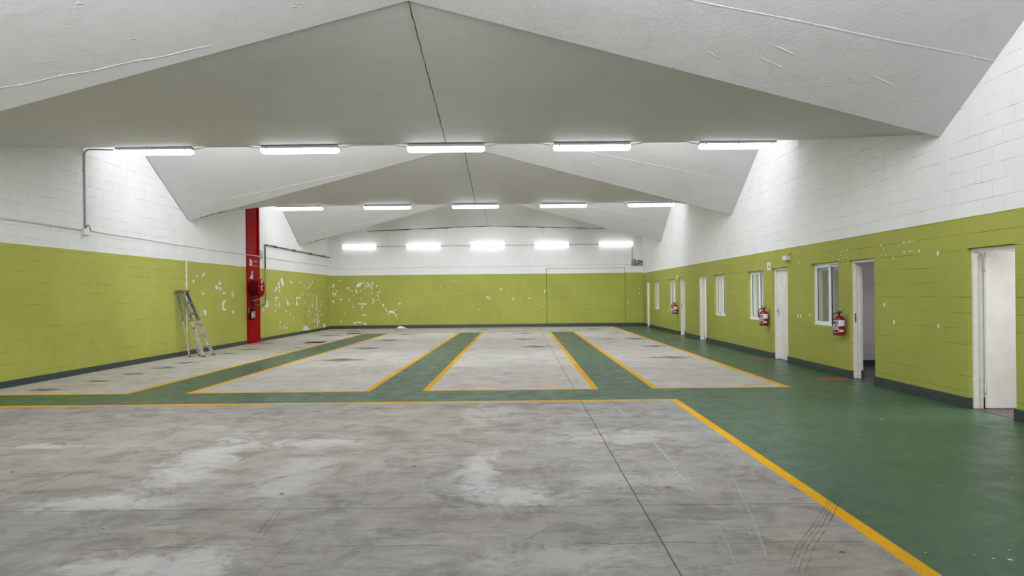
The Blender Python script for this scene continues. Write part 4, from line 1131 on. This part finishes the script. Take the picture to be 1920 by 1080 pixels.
# ------------------------------------------------------------------ FIRE EXTINGUISHERS
def extinguisher(loc, wall_dir, cam, label, red, plain=False):
    """loc: base centre; wall_dir: +1 wall on +X, -1 on -X; cam: direction (deg) the label faces"""
    X, Y, Z = loc
    t = thing('fire_extinguisher', loc, label, 'fire extinguisher', 'red fire extinguishers')
    def put(name, bm, m, par=None):
        for v in bm.verts: v.co += Vector(loc)
        return obj(name, bm, m, par or t)
    R_ = .098
    bm = newbm()
    lathe(bm, [(.05, .012), (R_ - .012, .0), (R_ - .003, .008), (R_, .02), (R_, .262), (R_ - .004, .282), (R_ - .018, .305), (.06, .328), (.034, .338), (.022, .342), (.022, .352)], 36)
    put('cylinder', bm, red)
    a = cam
    bm = newbm(); arcpatch(bm, R_, a - 72, a - 4, .052, .258, 12); la = put('pictogram_label', bm, M['paper'])
    bm = newbm()
    for z0, z1 in ((.195, .247), (.113, .158), (.058, .101)):
        arcpatch(bm, R_ + .0013, a - 69, a - 8, z0, z1, 10)
    put('panel_print', bm, M['navy'], la)
    bm = newbm(); arcpatch(bm, R_ + .0013, a - 48, a - 8, .164, .189, 6); put('class_print', bm, M['label_red'], la)
    bm = newbm()
    for z0, z1, b0, b1 in ((.218, .224, -66, -45), (.205, .211, -38, -28), (.226, .24, -30, -22), (.206, .236, -18, -15), (.126, .14, -60, -44), (.118, .150, -36, -32), (.124, .130, -28, -14), (.135, .150, -24, -18),
                           (.07, .078, -64, -50), (.165, .18, -18, -11), (.140, .146, -62, -48)):
        arcpatch(bm, R_ + .0026, a + b0, a + b1, z0, z1, 3)
    put('label_print', bm, M['paper'], la)
    if not plain:
        bm = newbm(); arcpatch(bm, R_, a - 3, a + 62, .162, .262, 10); lb = put('instruction_label', bm, M['paper'])
        bm = newbm()
        for i in range(6):
            arcpatch(bm, R_ + .0013, a + 8 + (i % 2) * 4, a + 52 - (i % 3) * 5, .176 + i * .0125, .1785 + i * .0125, 6)
        put('print_lines', bm, M['cable_grey'], lb)
        bm = newbm(); arcpatch(bm, R_, a + 2, a + 42, .064, .098, 6); put('service_tag', bm, M['cream'])
    ca, sa = math.cos(math.radians(a - 90)), math.sin(math.radians(a - 90))     # image-left direction
    lf = Vector((ca, sa, 0))
    def P(l, z, o=0.0): return lf * l + Vector((0, 0, z)) + Vector((sa, -ca, 0)) * o
    bm = newbm()
    lathe(bm, [(.017, .35), (.017, .375), (.021, .378), (.021, .395)], 14)
    beam(bm, P(.03, .38), P(-.03, .395), .026, .03)
    vb = put('valve', bm, M['black'])
    bm = newbm()
    beam(bm, P(.05, .437), P(-.075, .375), .022, .013)
    beam(bm, P(.01, .395), P(-.075, .440), .022, .013)
    put('lever_handles', bm, M['black'])
    bm = newbm()
    tube(bm, rounded([P(.025, .385), P(.075, .385), P(.108, .34), P(.108, .26), P(.104, .16)], .05, 6), .010, 8)
    put('hose', bm, M['black'])
    bm = newbm()
    gap = abs((XR - X) if wall_dir > 0 else (X - XL - (.03)))
    x0, x1 = (R_ - .004, gap - .001) if wall_dir > 0 else (-gap + .001, -R_ + .004)
    box(bm, x0, x1, -.02, .02, .27, .30, 0, .002)
    xe0, xe1 = (gap - .008, gap - .001) if wall_dir > 0 else (-gap + .001, -gap + .008)
    box(bm, xe0, xe1, -.035, .035, .20, .36, 0, .002)
    put('bracket', bm, M['steel'])
    return t
extinguisher((5.525, 12.20, .735), 1, -114, 'nearest red fire extinguisher on the right wall, beside the nearest window', M['red_ext'])
extinguisher((5.525, 15.97, .735), 1, -109, 'middle red fire extinguisher on the right wall, left of the closed door', M['red_ext'])
extinguisher((5.525, 25.16, .745), 1, -102, 'farthest red fire extinguisher on the right wall', M['red_ext'])
extinguisher((XL + .155, 22.68, .78), -1, -12, 'shade-darkened red fire extinguisher on the red pillar below the hose reel', M['red_shade'], True)

# ------------------------------------------------------------------ SIGNS AND BOXES on the right wall
def arrow_sign(name, y0, y1, z0, z1, label, small=False):
    s = thing(name, (XR, (y0 + y1) / 2, z0), label, 'sign')
    bm = newbm(); box(bm, XR - .006, XR - .0005, y0, y1, z0, z1, 0, .001)
    obj('plate', bm, M['cream' if small else 'paper'], s)
    cy, w, h = (y0 + y1) / 2, (y1 - y0), (z1 - z0)
    bm = newbm()
    x = XR - .007
    zc = z0 + h * .50
    blob(bm, [(x, cy + w * .30, zc), (x, cy - w * .30, zc), (x, cy - w * .14, z0 + h * .30), (x, cy, z0 + h * .2), (x, cy + w * .14, z0 + h * .30)], 0)
    blob(bm, [(x, cy + w * .12, zc), (x, cy - w * .12, zc), (x, cy - w * .12, z0 + h * .62), (x, cy + w * .12, z0 + h * .62)], 0)
    blob(bm, [(x, cy + w * .10, z0 + h * .68), (x, cy - w * .02, z0 + h * .64), (x, cy - w * .08, z0 + h * .85), (x, cy + w * .02, z0 + h * .88)], 1)
    obj('arrow', bm, [M['black'] if small else M['label_red'], M['black'] if small else M['red_dark']], s, recalc=False)
arrow_sign('fire_sign', 15.86, 16.06, 1.99, 2.17, 'white sign with a red down arrow above the middle fire extinguisher')
arrow_sign('fire_sign', 25.18, 25.42, 1.99, 2.14, 'small cream sign with a dark down arrow above the farthest fire extinguisher', True)
wb = thing('wall_box', (XR, 14.74, 2.15), 'small white box high on the right wall above the closed door', 'junction box')
bm = newbm(); box(bm, XR - .10, XR - .001, 14.68, 14.86, 2.155, 2.25, 0, .006); obj('body', bm, M['conduit_white'], wb)
bm = newbm(); box(bm, XR - .106, XR - .10, 14.69, 14.85, 2.165, 2.24, 0, .002); obj('cover', bm, M['paper'], wb)
bm = newbm(); tube(bm, rounded([(XR - .02, 14.70, 2.25), (XR - .02, 14.70, 2.29), (XR - .005, 14.62, 2.30)], .02), .008, 8); obj('cable', bm, M['pipe_green'], wb)

# cable tray in the far right corner
ct = thing('cable_tray', (5.42, YB, 2.75), 'short grey wire cable tray in the far right corner under the conduit', 'cable tray')
bm = newbm()
for z in (2.765, 2.985):
    tube(bm, [(5.12, YB - .03, z), (5.64, YB - .03, z)], .011, 6)
for k in range(9):
    x = 5.13 + .0625 * k
    tube(bm, [(x, YB - .03, 2.765), (x, YB - .03, 2.985)], .006, 6)
quad(bm, (5.12, YB - .012, 2.765), (5.64, YB - .012, 2.765), (5.64, YB - .012, 2.985), (5.12, YB - .012, 2.985))
obj('mesh', bm, M['cable_grey'], ct)
bm = newbm()
tube(bm, rounded([(5.17, YB - .03, 3.03), (5.31, YB - .05, 3.04), (5.30, YB - .05, 2.82), (5.36, YB - .05, 2.81), (5.48, YB - .05, 2.88), (5.63, YB - .05, 2.97)], .03), .012, 8)
tube(bm, rounded([(5.42, YB - .05, 2.98), (5.47, YB - .05, 3.03), (5.52, YB - .05, 2.99), (5.64, YB - .05, 2.95)], .03), .012, 8)
obj('cables', bm, M['pipe_black'], ct)

# ------------------------------------------------------------------ STEPLADDER
ld = thing('stepladder', (-8.3, 18.05, 0), 'paint spattered aluminium stepladder leaning closed against the left wall', 'ladder')
TOPX, TOPZ = -8.62, 1.66
def rail(side, t):
    """front rail centreline; t 0 at foot, 1 at top"""
    yf_, yt = (17.76, 17.90) if side < 0 else (18.34, 18.17)
    return Vector((lerp(-8.0, -8.60, t), lerp(yf_, yt, t), lerp(.0, TOPZ, t)))
up = Vector((.94, 0, .34))
for side in (-1, 1):
    bm = newbm()
    a, m_, b = rail(side, .02), rail(side, .55), rail(side, .995)
    tv = lambda o: Vector((0, -side * o, 0))
    # channel section: web and two flanges, lower half bare, upper half spattered
    for p, q, mi in ((a, m_, 0), (m_, b, 1)):
        beam(bm, p, q, .006, .075, up, mi)
        d = (q - p).normalized(); s_ = d.cross(up).normalized(); u_ = s_.cross(d).normalized()
        for o in (-.0345, .0345):
            beam(bm, p + u_ * o + tv(.012), q + u_ * o + tv(.012), .028, .006, up, mi)
    rl = obj('front_rail', bm, [M['alu'], M['alu_dirty']], ld)
    bm = newbm()
    f0 = rail(side, 0)
    box(bm, f0.x - .05, f0.x + .045, f0.y - .022, f0.y + .022, 0, .045, 0, .006)
    obj('foot', bm, M['foot_red'], rl)['label'] = 'red rubber foot'
bm = newbm()
p = rail(-1, .44); lathe(bm, [(.032, -.008), (.032, -.004)], 18, axis='y', c=(p.x, p.y, p.z))
obj('round_sticker', bm, M['label_red'], ld)
bm = newbm()
p, q = rail(1, .83), rail(1, .975)
beam(bm, p + Vector((0, -.008, 0)), q + Vector((0, -.008, 0)), .004, .068, up)
obj('blue_label', bm, M['blue'], ld)
for k, z in enumerate((.27, .555, .84, 1.11, 1.39)):
    t_ = z / TOPZ
    bm = newbm()
    a, b = rail(-1, t_), rail(1, t_)
    box(bm, a.x - .042, a.x + .042, a.y + .004, b.y - .004, z - .012, z + .012, 0 if k < 3 else 1, .003)
    box(bm, a.x + .036, a.x + .042, a.y + .004, b.y - .004, z - .035, z, 0 if k < 3 else 1)
    if k == 0:
        for y_, s in ((a.y, 1), (b.y, -1)):
            beam(bm, (a.x + .02, y_ + s * .10, z - .012), (a.x + .06, y_ + s * .012, .10), .012, .004)
    obj('step', bm, [M['alu'], M['alu_dirty']], ld)
bm = newbm()
box(bm, -8.74, -8.55, 17.84, 18.23, 1.655, 1.70, 0, .008)
tc = obj('top_cap', bm, M['alu_dirty'], ld)
bm = newbm()
for y0, y1 in ((17.88, 17.95), (18.0, 18.08), (18.12, 18.2)):
    box(bm, -8.552, -8.545, y0, y1, 1.66, 1.697, 0, .002)
box(bm, -8.70, -8.57, 17.88, 18.2, 1.6985, 1.703, 0, .001)
obj('red_trim', bm, M['foot_red'], tc)
RA = [(Vector((-8.70, 17.89, 1.65)), Vector((-8.40, 17.86, .0))), (Vector((-8.70, 18.18, 1.65)), Vector((-8.33, 18.26, .0)))]
for a, b in RA:
    bm = newbm()
    m_ = a.lerp(b, .45)
    beam(bm, a, m_, .022, .034, (1, 0, .2), 1); beam(bm, m_, b + Vector((0, 0, .02)), .022, .034, (1, 0, .2), 0)
    rl = obj('rear_leg', bm, [M['alu'], M['alu_dirty']], ld)
    bm = newbm(); box(bm, b.x - .022, b.x + .022, b.y - .017, b.y + .017, 0, .03, 0, .004); obj('foot', bm, M['dark'], rl)
bm = newbm()
p, q = RA[0][0].lerp(RA[0][1], .86), RA[1][0].lerp(RA[1][1], .86)
beam(bm, p, q, .02, .018)
beam(bm, p.lerp(q, .55), RA[1][0].lerp(RA[1][1], .96), .012, .006)
p, q = RA[0][0].lerp(RA[0][1], .30), RA[1][0].lerp(RA[1][1], .30)
beam(bm, p, q, .02, .018, mi=1)
obj('rear_brace', bm, [M['alu'], M['alu_dirty']], ld)
for side, (a, b) in zip((-1, 1), RA):
    bm = newbm()
    p = a.lerp(b, .34); q = rail(side, .58); m_ = (p + q) / 2 + Vector((0, 0, .10))
    beam(bm, p, m_, .012, .02, (0, 1, 0)); beam(bm, m_, q, .012, .02, (0, 1, 0))
    obj('spreader', bm, M['steel'], ld)

# ------------------------------------------------------------------ FLOOR ITEMS
def floor_plate(x, y, w, d, label):
    t = thing('drain_cover', (x, y, 0), label, 'drain cover')
    bm = newbm()
    for a, b, c, e in ((-w, w, -d, -d + .03), (-w, w, d - .03, d), (-w, -w + .03, -d, d), (w - .03, w, -d, d)):
        box(bm, x + a, x + b, y + c, y + e, .0005, .012, 0, .002)
    obj('rim', bm, M['pipe_black'], t)
    bm = newbm()
    n = 12
    for k in range(n):
        yy = y - d + .03 + (2 * d - .06) * (k + .5) / n
        box(bm, x - w + .028, x + w - .028, yy - .014, yy + .014, .001, .010)
    quad(bm, (x - w, y - d, .001), (x + w, y - d, .001), (x + w, y + d, .001), (x - w, y + d, .001))
    obj('grating', bm, M['dark'], t)
floor_plate(-6.70, 23.0, .30, .30, 'black square drain cover in the floor left of the green strip')
floor_plate(-6.66, 28.2, .27, .17, 'smaller black drain cover farther back near the left corner')
db = thing('debris_heap', (-5.38, 31.6, 0), 'small white heap of plaster scraps on the floor by the far wall', 'debris')
r = random.Random(11)
for k in range(7):
    bm = newbm()
    a, b = r.uniform(-.22, .22), r.uniform(-.10, .10)
    z0 = .0 if k < 4 else .045
    if k >= 4: a *= .5; b *= .5
    w, d, h = r.uniform(.08, .16), r.uniform(.05, .10), r.uniform(.03, .06)
    bmesh.ops.create_icosphere(bm, subdivisions=1, radius=1.0)
    for v in bm.verts:
        j = r.uniform(.75, 1.1)
        v.co = Vector((-5.38 + a + v.co.x * w * j, 31.6 + b + v.co.y * d * j, max(0.0, z0 + h * .8 + v.co.z * h * j)))
    obj('scrap', bm, M['chip'], db)

# ------------------------------------------------------------------ OFFICE LIGHT (added, unseen area lights that brighten the rooms)
for y, e in ((8.4, 95), (12.3, 20), (16.2, 85), (19.6, 75), (22.2, 70), (25.4, 80), (28.9, 75), (31.3, 50)):
    l = bpy.data.lights.new('office_fill_light', 'AREA'); l.shape = 'RECTANGLE'; l.size = 1.2; l.size_y = 1.2; l.energy = e; l.color = (1, .98, .95)
    o = bpy.data.objects.new('office_fill_light', l); C.objects.link(o); o.location = (7.6, y, 2.58)

# ------------------------------------------------------------------ WORLD, CAMERA, VIEW
w = bpy.data.worlds.new('sky'); bpy.context.scene.world = w; w.use_nodes = True
bg = w.node_tree.nodes['Background']; bg.inputs[0].default_value = (.82, .90, 1.0, 1); bg.inputs[1].default_value = .8
cam = bpy.data.cameras.new('camera'); co = bpy.data.objects.new('camera', cam); C.objects.link(co)
cam.sensor_fit = 'HORIZONTAL'; cam.sensor_width = 36.0
cam.lens = 1320.0 / 1920.0 * 36.0
cam.shift_x = -15.0 / 1920.0; cam.shift_y = 12.0 / 1920.0
cam.clip_start = .05; cam.clip_end = 200
co.matrix_world = Matrix.Translation((0, 0, 1.5)) @ Matrix.Rotation(PI / 2, 4, 'X') @ Matrix.Rotation(-.0107, 4, 'Z')
S = bpy.context.scene
S.camera = co
S.view_settings.view_transform = 'Standard'; S.view_settings.look = 'None'
S.view_settings.exposure = 0.0; S.view_settings.gamma = 1.0; S.view_settings.use_curve_mapping = False
S.cycles.use_denoising = True
S.cycles.max_bounces = 10; S.cycles.diffuse_bounces = 6; S.cycles.transparent_max_bounces = 12
S.cycles.sample_clamp_indirect = 6.0
